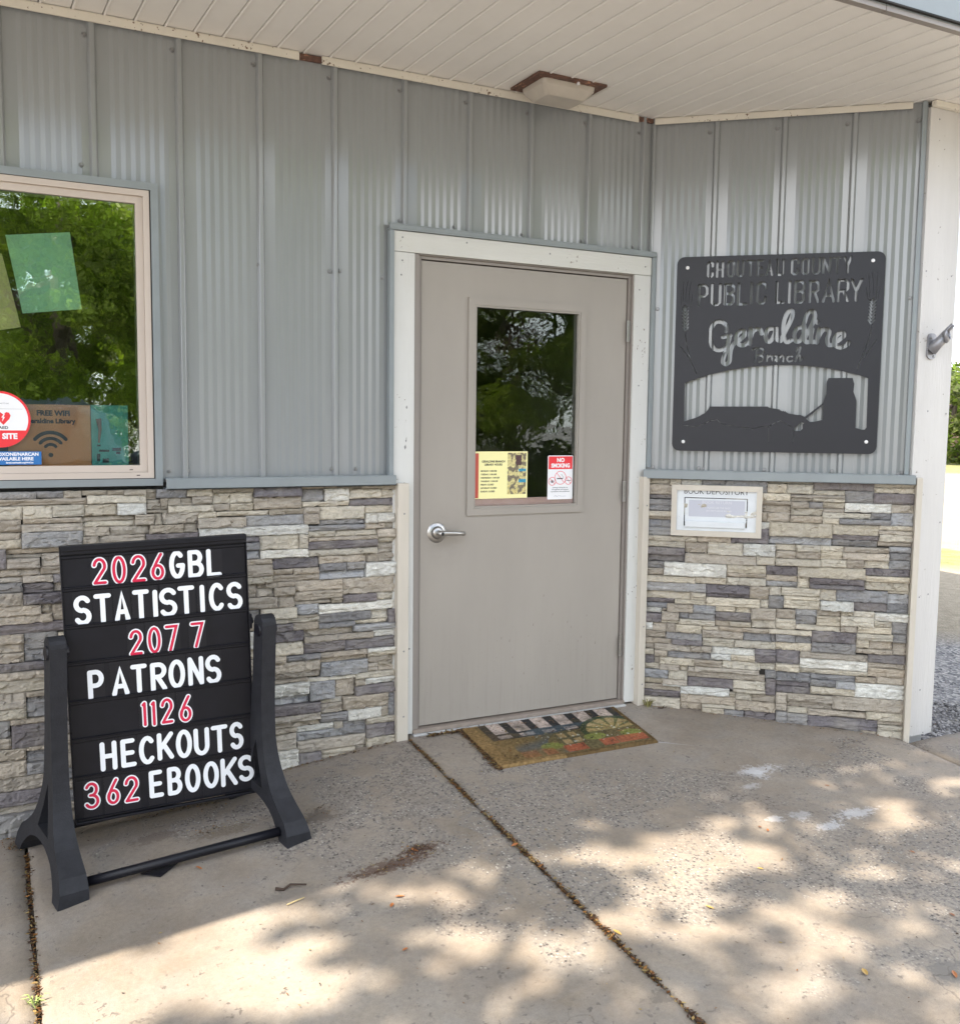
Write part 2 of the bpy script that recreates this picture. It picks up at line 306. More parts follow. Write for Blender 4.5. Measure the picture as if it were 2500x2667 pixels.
# ------------------------------------------------------------------ mesh helpers
class MB:
    def __init__(s): s.v = []; s.f = []
    def add(s, vs, fs):
        b = len(s.v); s.v += [tuple(x) for x in vs]; s.f += [tuple(i+b for i in f) for f in fs]; return s
    def box(s, x0, x1, y0, y1, z0, z1, bev=0.):
        if x0 > x1: x0, x1 = x1, x0
        if y0 > y1: y0, y1 = y1, y0
        if z0 > z1: z0, z1 = z1, z0
        if bev <= 0:
            vs = [(x, y, z) for x in (x0, x1) for y in (y0, y1) for z in (z0, z1)]
            return s.add(vs, [(0, 1, 3, 2), (4, 6, 7, 5), (0, 4, 5, 1), (2, 3, 7, 6), (0, 2, 6, 4), (1, 5, 7, 3)])
        bm = bmesh.new(); bmesh.ops.create_cube(bm, size=1)
        for v in bm.verts: v.co = Vector(((x0+x1)/2+v.co.x*(x1-x0), (y0+y1)/2+v.co.y*(y1-y0), (z0+z1)/2+v.co.z*(z1-z0)))
        bmesh.ops.bevel(bm, geom=bm.edges[:], offset=min(bev, .45*min(x1-x0, y1-y0, z1-z0)), segments=2, profile=.5, affect='EDGES')
        bm.verts.ensure_lookup_table(); s.add([v.co[:] for v in bm.verts], [[v.index for v in f.verts] for f in bm.faces]); bm.free(); return s
    def prism(s, loops, y0, y1, fn=None):
        """2D loops (first outer, rest holes) in (a,b), extruded along the third axis"""
        fn = fn or (lambda a, b, c: (a, c, b))
        loops = [l if area(l) > 0 else l[::-1] for l in loops[:1]] + [l if area(l) < 0 else l[::-1] for l in loops[1:]]
        tri = tessellate_polygon([[Vector((a, b, 0)) for a, b in l] for l in loops]); flat = [p for l in loops for p in l]; n = len(flat)
        vs = [fn(a, b, y0) for a, b in flat] + [fn(a, b, y1) for a, b in flat]; fs = []
        for t in tri:
            (ax, ay), (bx, by), (cx, cy) = (flat[i] for i in t)
            if (bx-ax)*(cy-ay)-(by-ay)*(cx-ax) < 0: t = t[::-1]
            fs.append(tuple(t)); fs.append(tuple(i+n for i in t[::-1]))
        k = 0
        for l in loops:
            m = len(l)
            for i in range(m): a, b = k+i, k+(i+1) % m; fs.append((b, a, a+n, b+n))
            k += m
        return s.add(vs, fs)
    def tube(s, pts, rad, seg=10, caps=True):
        pts = [Vector(p) for p in pts]; rs = rad if hasattr(rad, '__len__') else [rad]*len(pts); rings = []; up = Vector((0, 0, 1))
        for i, p in enumerate(pts):
            t = (pts[min(i+1, len(pts)-1)]-pts[max(i-1, 0)]).normalized()
            a = t.cross(up) if abs(t.dot(up)) < .95 else t.cross(Vector((1, 0, 0))); a.normalize(); b = t.cross(a)
            rings.append([p+(a*math.cos(2*math.pi*k/seg)+b*math.sin(2*math.pi*k/seg))*rs[i] for k in range(seg)])
        vs = [v for r in rings for v in r]; fs = []
        for i in range(len(pts)-1):
            for k in range(seg): k2 = (k+1) % seg; fs.append((i*seg+k, i*seg+k2, (i+1)*seg+k2, (i+1)*seg+k))
        if caps: fs.append(tuple(range(seg))[::-1]); fs.append(tuple((len(pts)-1)*seg+k for k in range(seg)))
        return s.add(vs, fs)
    def stroke(s, pts, w, y0, y1, closed=False, fn=None):
        """flat round-ended stroke of width w as a thin solid"""
        P = [Vector(p) for p in pts]; q = [P[0]]
        for p in P[1:]:
            if (p-q[-1]).length > w*.06: q.append(p)
        P = q; n = len(P); Lf = []; Rt = []; h = w/2
        if closed and (P[0]-P[-1]).length < w*.2: P = P[:-1]; n -= 1
        for i in range(n):
            a = P[(i-1) % n] if (closed or i > 0) else None; b = P[(i+1) % n] if (closed or i < n-1) else None
            d1 = (P[i]-a).normalized() if a is not None else None; d2 = (b-P[i]).normalized() if b is not None else None
            if d1 is None: d1 = d2
            if d2 is None: d2 = d1
            n1 = Vector((-d1.y, d1.x)); n2 = Vector((-d2.y, d2.x)); m = n1+n2
            if m.length < 1e-6: m = n1.copy()
            m.normalize(); k = min(1/max(m.dot(n1), .35), 1.6); Lf.append(P[i]+m*h*k); Rt.append(P[i]-m*h*k)
        if closed:
            g = fn or (lambda a, b, c: (a, c, b))
            vs = [g(p.x, p.y, y) for y in (y0, y1) for L_ in (Lf, Rt) for p in L_]
            fs = []
            for i in range(n):
                k = (i+1) % n; fs += [(i, k, n+k, n+i), (2*n+i, 3*n+i, 3*n+k, 2*n+k), (i, 2*n+i, 2*n+k, k), (n+i, n+k, 3*n+k, 3*n+i)]
            return s.add(vs, fs)
        capn = 7
        d = (P[-1]-P[-2]).normalized(); a0 = math.atan2(-d.x, d.y) + math.pi  # right side angle
        end = [P[-1]+Vector((math.cos(t), math.sin(t)))*h for t in [math.atan2(-d.x, d.y)+math.pi*k/capn for k in range(1, capn)]]
        d = (P[0]-P[1]).normalized()
        beg = [P[0]+Vector((math.cos(t), math.sin(t)))*h for t in [math.atan2(-d.x, d.y)+math.pi*k/capn for k in range(1, capn)]]
        ring = Rt + end + Lf[::-1] + beg
        return s.prism([[(p.x, p.y) for p in ring]], y0, y1, fn)
    def disc(s, c, r, axis='y', h=.003, seg=14, dome=.0):
        cx, cy, cz = c; a = [(math.cos(2*math.pi*k/seg)*r, math.sin(2*math.pi*k/seg)*r) for k in range(seg)]
        if axis == 'y': vs = [(cx+p, cy, cz+q) for p, q in a]+[(cx+p*.8, cy-h, cz+q*.8) for p, q in a]+[(cx, cy-h-dome, cz)]
        else: vs = [(cx+p, cy+q, cz) for p, q in a]+[(cx+p*.8, cy+q*.8, cz+h) for p, q in a]+[(cx, cy, cz+h+dome)]
        fs = [(k, (k+1) % seg, seg+(k+1) % seg, seg+k) for k in range(seg)]+[(seg+k, seg+(k+1) % seg, 2*seg) for k in range(seg)]
        return s.add(vs, fs)
    def build(s, name, m, parent=None, smooth=False, mesh=None):
        me = bpy.data.meshes.new(name); me.from_pydata(s.v, [], s.f); me.update()
        me.materials.append(m)
        if smooth:
            me.polygons.foreach_set('use_smooth', [True]*len(me.polygons))
        return link(name, me, parent)
def area(l): return sum(l[i][0]*l[(i+1) % len(l)][1]-l[(i+1) % len(l)][0]*l[i][1] for i in range(len(l)))/2
def link(name, me, parent=None):
    o = bpy.data.objects.new(name, me); COL.objects.link(o)
    if parent: o.parent = parent
    return o
def fixn(o):
    bm = bmesh.new(); bm.from_mesh(o.data); bmesh.ops.recalc_face_normals(bm, faces=bm.faces[:]); bm.to_mesh(o.data); bm.free(); return o
def thing(name, label, cat, loc=(0, 0, 0), rotz=0, group=None):
    o = bpy.data.objects.new(name, None); o.empty_display_size = .1; COL.objects.link(o); o.location = loc; o.rotation_euler = (0, 0, rotz)
    return tag(o, label, cat, group)
def tag(o, label, cat, group=None):
    o['label'] = label; o['category'] = cat
    if group: o['group'] = group
    return o
def struct(o, kind='structure', label=None):
    o['kind'] = kind
    if label: o['label'] = label
    return o
def arc(cx, cy, rx, ry, a0, a1, n=12):
    return [(cx+rx*math.cos(R(a0+(a1-a0)*i/n)), cy+ry*math.sin(R(a0+(a1-a0)*i/n))) for i in range(n+1)]
def smooth(pts, sub=4):
    P = [Vector(p) for p in pts]; out = []
    for i in range(len(P)-1):
        p0 = P[max(i-1, 0)]; p1 = P[i]; p2 = P[i+1]; p3 = P[min(i+2, len(P)-1)]
        for k in range(sub):
            t = k/sub; out.append(.5*((2*p1)+(p2-p0)*t+(2*p0-5*p1+4*p2-p3)*t*t+(3*p1-p0-3*p2+p3)*t**3))
    out.append(P[-1]); return out
def text(body, size, x, y, z, m, parent, align='LEFT', bold=0., name='lettering', sx=1.):
    c = bpy.data.curves.new(name, 'FONT'); c.body = body; c.size = size; c.align_x = align; c.extrude = .0002; c.offset = bold; c.resolution_u = 3
    t = bpy.data.objects.new('tmp', c); COL.objects.link(t); dg = bpy.context.evaluated_depsgraph_get()
    me = bpy.data.meshes.new_from_object(t.evaluated_get(dg)); bpy.data.objects.remove(t); me.materials.clear(); me.materials.append(m)
    me.transform(Matrix.Translation((x, y, z)) @ Matrix.Rotation(R(90), 4, 'X') @ Matrix.Diagonal((sx, 1, 1, 1)))
    return link(name, me, parent)
def fastmesh(name, V, F4, m, cols=None, smooth_=False):
    """numpy arrays: V (n,3), F (k,4) or (k,3)"""
    me = bpy.data.meshes.new(name); k = F4.shape[1]; nf = len(F4)
    me.vertices.add(len(V)); me.vertices.foreach_set('co', V.astype(np.float32).ravel())
    me.loops.add(nf*k); me.loops.foreach_set('vertex_index', F4.astype(np.int32).ravel())
    me.polygons.add(nf); me.polygons.foreach_set('loop_start', np.arange(0, nf*k, k, dtype=np.int32)); me.polygons.foreach_set('loop_total', np.full(nf, k, dtype=np.int32))
    me.update(calc_edges=True); me.validate(); me.materials.append(m)
    if cols is not None:
        a = me.color_attributes.new('Col', 'FLOAT_COLOR', 'POINT'); c4 = np.ones((len(V), 4), np.float32); c4[:, :3] = cols; a.data.foreach_set('color', c4.ravel())
    return me

# ------------------------------------------------------------------ geometry of the place
ANG = .7146; OB = (1.1965, 0, 0)
def bworld(s, z, d): return Vector((OB[0]+s*math.cos(ANG)-d*math.sin(ANG), -s*math.sin(ANG)-d*math.cos(ANG), z))
def gz(x, y): return -.04+.08*max(y, -2.6)+.1*max(min(0, x+.08), -2.2)
def gzf(x, y):
    z = gz(x, y)
    return z

# ---- far ground
def ground_sheet():
    xs = sorted(set([-900, -300, -100, -40, -20, -12] + [round(-8+.5*i, 2) for i in range(40)] + [14, 20, 40, 100, 300, 900]))
    ys = sorted(set([-900, -300, -100, -40, -20, -12] + [round(-8+.5*i, 2) for i in range(33)] + [12, 20, 40, 100, 300, 900]))
    b = MB(); nx = len(xs)
    for y in ys:
        for x in xs:
            r = max(abs(x), abs(y)); z = gz(x, max(y, -2.6)) if y < 0 else gz(x, 0)
            z = z*.9-.05 if r < 12 else -.20
            b.v.append((x, y, z-.035))
    for j in range(len(ys)-1):
        for i in range(nx-1): a = j*nx+i; b.f.append((a, a+1, a+nx+1, a+nx))
    return struct(b.build('ground', M['gravel'], None, True))
ground_sheet()

# ---- concrete slabs (joints are real gaps)
def slab(x0, x1, y0, y1, seed, step=.03):
    nx = max(2, int((x1-x0)/step)); ny = max(2, int((y1-y0)/step))
    X = np.linspace(x0, x1, nx+1); Y = np.linspace(y0, y1, ny+1); V = []
    for j, y in enumerate(Y):
        for i, x in enumerate(X):
            z = gz(x, y)+.0022*noise.noise(Vector((x*3, y*3, seed)))+.0010*noise.noise(Vector((x*17, y*17, seed+5)))
            xx, yy = x, y
            wob = .0045*noise.noise(Vector((x*9, y*14, seed)))+.003*noise.noise(Vector((x*31, y*41, seed)))
            if i in (0, nx): xx = x+wob; z -= .004
            if j in (0, ny): yy = y+wob; z -= .004
            V.append((xx, yy, z))
    F = [(j*(nx+1)+i, j*(nx+1)+i+1, (j+1)*(nx+1)+i+1, (j+1)*(nx+1)+i) for j in range(ny) for i in range(nx)]
    ring = [i for i in range(nx+1)]+[j*(nx+1)+nx for j in range(1, ny+1)]+[ny*(nx+1)+i for i in range(nx-1, -1, -1)]+[j*(nx+1) for j in range(ny-1, 0, -1)]
    k = len(V); V += [(V[i][0], V[i][1], V[i][2]-.06) for i in ring]
    F += [(ring[(a+1) % len(ring)], ring[a], k+a, k+(a+1) % len(ring)) for a in range(len(ring))]
    b = MB(); b.v = V; b.f = F; o = b.build('pavement', M['concrete'], None, True); return struct(o)
slab(-4.2, -1.6075, -5.6, .02, 1.3, .06); slab(-1.5945, -.0785, -3.2, .02, 2.1); slab(-1.5945, -.0785, -5.6, -3.213, 2.6, .08)
slab(-.0655, 2.085, -3.2, .02, 3.7); slab(-.0655, 2.085, -5.6, -3.213, 3.1, .08); slab(2.099, 3.6, -5.6, -.885, 4.4, .05)
STONES = json.loads('''{"A": "-1693,-1529,1047,1074,g -1529,-1438,1047,1074,g -1438,-1376,1047,1074,p -1376,-1286,1055,1074,p -1286,-1230,1055,1074,p -1230,-1149,1055,1074,c -1149,-1110,1034,1074,t -1694,-1358,1022,1047,t -1358,-1149,1024,1055,c -1695,-1576,973,1022,c -1576,-1478,976,1022,c -1478,-1369,979,1022,c -1369,-1253,979,1022,c -1253,-1149,979,1024,w -1149,-1095,994,1034,t -1701,-1581,928,973,t -1720,-1582,900,928,t -1720,-1582,868,900,c -1576,-1376,954,976,t -1581,-1375,926,954,t -1582,-1376,867,926,b -1376,-1190,958,979,t -1375,-1190,936,958,c -1190,-1120,936,979,t -1375,-1282,903,936,t -1282,-1137,902,936,t -1376,-1322,825,903,t -1322,-1152,822,902,t -1720,-1634,794,868,p -1634,-1378,845,867,t -1634,-1518,832,845,c -1634,-1523,794,832,t -1518,-1394,798,845,t -1679,-1523,766,794,t -1523,-1394,766,798,t -1720,-1583,743,766,t -1720,-1583,708,743,g -1720,-1583,658,708,t -1583,-1481,742,766,t -1583,-1481,700,742,p -1583,-1415,658,700,p -1481,-1390,735,766,p -1481,-1390,700,735,t -1720,-1523,622,658,t -1523,-1487,622,658,t -1487,-1390,593,658,t -1720,-1487,593,622,t -1707,-1388,554,593,p -1110,-997,1038,1074,g -997,-899,1043,1074,c -899,-807,1055,1074,t -807,-736,1053,1074,c -899,-831,1011,1055,c -831,-737,1010,1053,c -736,-540,1034,1074,p -737,-541,983,1034,t -1095,-1068,994,1038,t -1068,-1020,1008,1038,t -1020,-976,1008,1038,c -976,-899,1008,1043,t -1068,-897,982,1008,c -897,-831,982,1011,t -831,-737,980,1010,c -1149,-1068,982,994,t -1090,-957,938,982,t -1120,-1090,936,982,t -957,-886,957,982,c -886,-677,960,980,c -957,-769,917,957,t -769,-532,917,960,b -1137,-1011,901,936,t -1011,-957,901,938,t -953,-515,877,917,w -1152,-953,833,901,p -820,-714,851,877,p -820,-714,819,851,g -820,-714,783,819,b -714,-552,817,877,c -813,-664,760,783,t -810,-664,713,760,t -807,-664,683,713,c -805,-727,625,683,t -727,-657,625,661,t -805,-643,576,625,t -540,-442,1060,1074,g -540,-442,1010,1060,g -442,-336,1010,1063,w -387,-287,1063,1074,c -287,-190,1061,1074,c -190,-128,1052,1074,g -336,-190,1018,1061,c -190,-128,1018,1052,c -541,-336,987,1010,c -336,-128,987,1018,p -677,-612,960,983,t -612,-535,960,983,c -535,-464,961,987,t -464,-267,932,987,c -267,-128,954,987,c -532,-466,917,961,t -264,-214,914,954,w -214,-128,914,954,w -466,-267,910,932,g -515,-267,887,910,g -267,-175,887,914,t -175,-128,886,914,t -552,-515,817,877,c -714,-515,783,817,w -515,-397,861,887,c -397,-212,861,887,c -515,-212,845,861,t -515,-212,809,845,p -515,-212,784,809,c -212,-128,849,886,t -210,-128,826,849,c -212,-128,783,826,t -664,-471,737,783,p -664,-577,711,737,t -577,-468,711,737,t -664,-465,683,711,t -471,-267,751,784,t -468,-351,719,751,g -351,-267,719,751,g -465,-267,682,719,b -267,-128,743,783,t -267,-128,682,743,w -569,-365,638,682,t -571,-365,601,638,t -365,-128,610,682,t -365,-213,576,610,p -213,-128,576,610,c -571,-415,583,601,t -727,-569,661,683,t -657,-571,625,661,t -643,-571,576,625,t -469,-128,536,576,w -564,-469,536,583,b -713,-564,531,576,c -713,-471,509,531,c -715,-582,477,509,p -582,-471,477,509,t -471,-238,496,536,g -471,-311,477,496,g -238,-160,496,536,c -311,-160,477,496,c -160,-128,477,536,p -533,-318,445,477,t -318,-128,449,477,b -533,-228,420,445,t -228,-128,419,449,w -536,-355,372,420,p -355,-128,371,419,p -715,-533,430,477,p -715,-536,374,430,c -715,-611,346,374,t -611,-463,346,372,g -463,-255,350,371,t -255,-128,355,371,w -255,-128,335,355,c -463,-255,328,350,t -461,-255,267,328,b -255,-159,304,335,t -159,-128,298,335,c -255,-202,267,304,t -202,-128,267,298,t -715,-463,300,346,t -715,-461,272,300,t -515,-309,252,267,c -309,-128,241,267,c -266,-128,213,241,w -311,-266,213,241,t -715,-515,258,272,t -715,-515,205,258,w -512,-403,173,252,b -403,-311,173,252,t -311,-128,171,213,p -714,-512,166,205,b -709,-465,120,166,p -465,-365,151,173,c -465,-365,108,151,t -365,-159,111,171,t -159,-128,65,171,g -711,-465,89,120,t -465,-344,67,108,g -344,-193,66,111,w -193,-159,65,111,w -689,-465,66,89,t -566,-404,39,66,w -566,-365,0,39,b -404,-365,39,67,g -365,-262,0,66,g -262,-128,36,65,c -262,-128,-20,36,p -563,-262,-50,0,t -710,-566,42,66,t -711,-566,-27,42,t -262,-128,-99,-20,c -563,-462,-123,-50,p -690,-563,-134,-27,w -462,-313,-126,-50,c -1720,-1584,520,554,t -1720,-1585,485,520,t -1720,-1585,447,485,t -1584,-1469,495,554,g -1585,-1469,447,495,g -1704,-1475,413,447,p -1705,-1476,387,413,t -1706,-1477,337,387,c -1720,-1583,275,337,t -1720,-1583,235,275,c -1583,-1478,317,337,t -1583,-1479,235,317,g -1720,-1639,170,235,g -1720,-1636,127,170,t -1639,-1480,216,235,t -1636,-1482,129,216,p -1720,-1588,80,127,t -1720,-1589,23,80,t -1588,-1482,112,129,t -1588,-1484,68,112,g -1589,-1484,23,68,g -1720,-1483,-34,23,t -1720,-1488,-87,-34,p -1720,-1544,-117,-87,t -1720,-1545,-235,-117,g -1720,-1690,1022,1074,g -445,-385,1064,1074,c -1720,-1690,980,1022,p -1720,-1701,934,980,c -955,-820,801,874,t -1150,-955,790,833,w -1394,-1150,780,822,p -955,-820,738,801,c -1705,-1675,770,790,b -1150,-1015,748,790,p -1015,-955,748,790,b -1390,-1210,728,780,t -1210,-1150,706,780,w -1150,-1015,696,748,t -1015,-955,706,748,t -955,-805,686,738,t -1390,-1210,654,728,c -1210,-1150,654,706,b -1015,-955,644,706,g -1420,-1390,665,696,t -1150,-1015,654,696,c -955,-805,644,686,g -1390,-1015,591,654,t -1015,-805,570,644,b -415,-370,580,602,c -1390,-1255,549,591,w -1255,-1015,538,591,t -1015,-775,497,570,t -775,-715,528,576,g -1469,-1255,497,549,c -1255,-1015,497,538,t -565,-475,528,538,g -775,-715,486,528,t -1469,-1225,444,497,t -1225,-1045,454,497,p -1045,-865,444,497,t -865,-775,454,497,c -775,-715,412,486,w -1225,-1045,412,454,t -865,-775,402,454,b -1480,-1225,402,444,c -1045,-910,381,444,t -910,-865,402,444,g -1225,-1045,371,412,p -775,-715,371,412,c -1480,-1225,350,402,c -910,-775,339,402,t -1045,-910,339,381,t -1225,-1045,308,371,g -775,-715,308,371,t -1480,-1225,286,350,t -1045,-865,297,339,t -865,-775,297,339,p -1225,-1045,255,308,c -775,-715,245,308,t -205,-160,297,308,b -1045,-775,245,297,c -1480,-1225,213,286,p -1225,-1090,202,255,t -1090,-1045,202,255,b -1045,-715,192,245,p -1482,-1225,160,213,p -1225,-1045,129,202,b -1045,-910,129,192,t -910,-714,139,192,p -1482,-1225,98,160,t -910,-711,87,139,t -1225,-985,77,129,g -985,-910,77,129,w -1484,-1300,34,98,t -1300,-1225,24,98,c -910,-685,66,87,t -1225,-985,14,77,t -985,-910,14,77,c -910,-711,-8,66,t -1483,-1300,-18,34,g -1300,-1225,-28,24,g -1225,-1090,-28,14,c -1090,-910,-50,14,g -910,-715,-50,-8,p -1480,-1300,-60,-18,t -1300,-1090,-70,-28,c -715,-685,-70,-28,t -1090,-715,-91,-50,t -310,-265,-102,-50,t -1484,-1300,-102,-60,g -1300,-1090,-113,-70,g -715,-685,-113,-70,t -1544,-1495,-144,-87,b -1090,-790,-133,-91,g -790,-715,-144,-91,c -1495,-1300,-176,-102,t -310,-175,-155,-102,t -175,-128,-155,-99,g -1300,-1090,-165,-113,b -715,-685,-176,-113,t -565,-310,-197,-123,t -1090,-790,-176,-133,c -685,-565,-197,-133,g -1545,-1495,-186,-144,c -790,-715,-186,-144,t -310,-175,-218,-155,c -175,-128,-235,-155,w -1300,-1090,-235,-165,c -1495,-1300,-235,-176,t -1090,-790,-235,-176,t -715,-685,-235,-176,t -1545,-1495,-235,-186,b -790,-715,-235,-186,g -685,-445,-235,-197,t -445,-310,-235,-197,c -310,-175,-235,-218,t", "B": "20,131,1054,1084,c 20,184,1003,1054,t 131,184,1054,1084,c 184,282,1010,1084,w 282,391,1010,1084,g 391,586,1025,1084,g 20,185,981,1003,p 20,188,924,981,g 20,189,896,924,c 20,190,880,896,t 20,196,843,880,g 20,200,803,843,b 20,267,777,803,c 267,427,780,853,t 427,601,781,856,p 20,211,745,777,c 20,211,710,745,p 20,213,675,710,p 211,320,721,777,t 320,485,721,780,c 485,633,721,781,w 213,548,675,721,t 548,635,679,721,c 20,115,641,675,g 115,411,609,675,w 411,595,635,675,c 20,115,605,641,t 20,266,574,605,c 266,413,575,609,c 411,595,613,635,t 413,596,575,613,c 20,318,529,574,b 318,522,532,575,p 318,424,511,532,p 424,522,511,532,p 20,245,492,529,c 245,318,492,529,c 20,170,468,492,p 170,320,470,492,c 320,571,470,511,c 522,612,511,575,t 20,134,444,468,g 20,110,416,444,w 134,260,428,468,t 260,367,426,470,b 367,459,442,470,c 459,532,442,470,c 586,792,1071,1084,c 586,675,1025,1071,c 675,792,1025,1071,c 792,1062,1046,1084,p 1062,1235,1064,1084,c 1062,1235,1039,1064,c 1061,1235,989,1039,p 792,935,1023,1046,c 935,1061,990,1046,g 561,691,988,1025,c 691,935,1008,1023,t 691,794,988,1008,t 794,935,988,1008,c 696,777,959,988,t 777,839,959,988,g 839,937,960,988,c 937,1140,946,989,w 697,840,922,959,c 840,937,941,960,t 840,1053,915,941,c 1053,1140,914,946,g 1140,1235,949,989,t 1140,1235,889,949,b 696,840,888,922,t 840,914,888,915,c 914,1140,889,914,g 562,696,969,988,t 562,696,933,969,t 590,696,888,933,t 601,885,822,888,c 885,1089,839,888,c 1089,1235,866,889,c 1089,1235,849,866,t 1092,1235,815,849,c 1088,1235,791,815,t 601,884,784,822,b 885,1092,816,839,p 884,1088,784,816,g 633,726,752,784,c 635,726,715,752,t 635,840,682,715,c 726,837,751,784,c 726,839,715,751,t 837,936,761,784,c 839,936,721,761,c 936,1138,758,784,t 936,1140,724,758,t 840,954,681,721,c 954,1030,681,724,t 1030,1142,686,724,c 1138,1235,765,791,b 1140,1235,727,765,g 1142,1235,686,727,g 595,738,634,679,p 738,1040,631,681,c 1040,1235,650,686,p 1040,1235,623,650,c 1039,1235,584,623,c 596,738,604,634,t 596,740,577,604,b 740,795,577,631,c 795,1037,601,631,p 795,1039,580,601,p 612,668,532,577,c 668,844,536,577,c 844,916,523,580,c 916,1143,523,580,g 1143,1235,568,584,c 1143,1235,524,568,b 1143,1235,478,524,g 612,681,471,532,g 681,844,517,536,c 681,847,475,517,c 847,996,478,523,w 996,1143,480,523,p 20,110,370,416,p 110,193,384,428,t 110,194,371,384,c 193,240,395,428,g 240,365,395,426,g 194,366,368,395,c 367,532,397,442,p 366,435,370,397,t 435,534,370,397,c 532,646,415,470,t 534,648,373,415,c 20,68,330,370,w 68,134,330,370,t 134,180,326,371,t 180,303,326,368,c 303,384,346,368,c 384,617,346,370,t 20,134,292,330,t 20,68,265,292,t 68,160,267,292,t 134,306,293,326,g 160,309,267,293,p 306,500,308,346,t 500,629,306,346,g 629,650,306,349,g 309,461,266,308,c 461,652,271,306,c 20,80,237,265,t 20,77,209,237,c 80,252,233,267,t 252,354,235,266,t 354,558,233,266,w 20,79,164,209,p 79,142,199,233,t 142,352,199,233,g 352,445,203,233,w 445,559,203,233,c 558,654,240,271,p 559,654,204,240,p 79,107,164,199,t 107,275,164,199,c 275,404,164,199,t 404,586,164,203,c 586,656,168,204,c 20,108,134,164,c 108,203,135,164,t 203,242,135,164,c 20,150,90,134,b 150,242,90,135,c 275,581,140,164,t 20,124,58,90,c 124,243,63,90,t 242,608,107,140,t 243,461,63,107,p 461,613,65,107,c 608,659,126,168,g 613,659,47,126,p 20,210,29,58,t 20,210,-7,29,p 20,211,-94,-7,c 210,445,20,63,w 461,613,47,65,c 211,474,-21,20,t 474,550,9,47,c 474,662,-37,9,t 550,662,9,47,t 211,316,-93,-21,t 316,474,-39,-21,c 316,423,-118,-39,c 423,516,-131,-40,g 516,665,-135,-37,p 646,736,424,471,t 648,739,372,424,c 736,834,444,475,b 739,834,401,444,g 739,943,376,401,c 834,940,448,475,t 834,941,401,448,c 940,996,454,478,c 996,1089,454,480,c 1089,1235,440,478,w 941,1089,410,454,c 1089,1167,410,440,c 1167,1235,380,440,g 943,1018,377,410,t 1018,1167,377,410,c 1174,1235,342,380,g 617,814,349,372,c 650,740,310,349,g 740,814,310,349,g 652,816,271,310,c 814,1014,319,376,p 816,1015,271,319,g 1014,1174,345,377,c 1015,1072,303,345,c 1072,1174,303,345,t 1015,1176,281,303,t 1176,1235,281,342,t 654,765,204,271,p 656,765,168,204,c 765,1070,240,271,t 766,1070,190,240,w 765,1073,166,190,c 1070,1235,239,281,p 1070,1235,214,239,t 1073,1235,172,214,t 659,816,122,166,g 659,816,95,122,p 659,819,65,95,p 816,1019,137,166,g 816,933,104,137,g 933,1019,104,137,b 819,1019,69,104,c 1019,1110,137,166,t 1110,1235,137,172,t 1019,1235,67,137,w 662,714,-28,65,t 714,921,31,65,t 714,921,-4,31,t 717,812,-34,-4,c 921,1235,2,67,t 812,1073,-36,-4,t 1073,1235,-34,2,c 665,717,-135,-28,g 717,812,-135,-34,g 812,1126,-89,-36,p 812,1054,-135,-89,g 1054,1126,-135,-89,t 1126,1235,-54,-34,t 1126,1235,-77,-54,c 1126,1235,-135,-77,c 395,561,979,1025,t 185,320,968,1010,p 320,395,948,1010,t 395,562,937,979,p 185,320,906,968,c 320,395,874,948,t 395,560,895,937,w 560,590,885,933,t 185,320,885,906,b 395,560,853,895,t 196,320,853,885,t 560,605,853,885,w 320,395,853,874,p 200,260,800,853,t 571,612,470,511,c 110,134,428,444,t 245,275,139,160,t 125,215,55,66,w 445,474,20,47,c 20,320,-134,-92,g 320,425,-134,-123,b"}''')
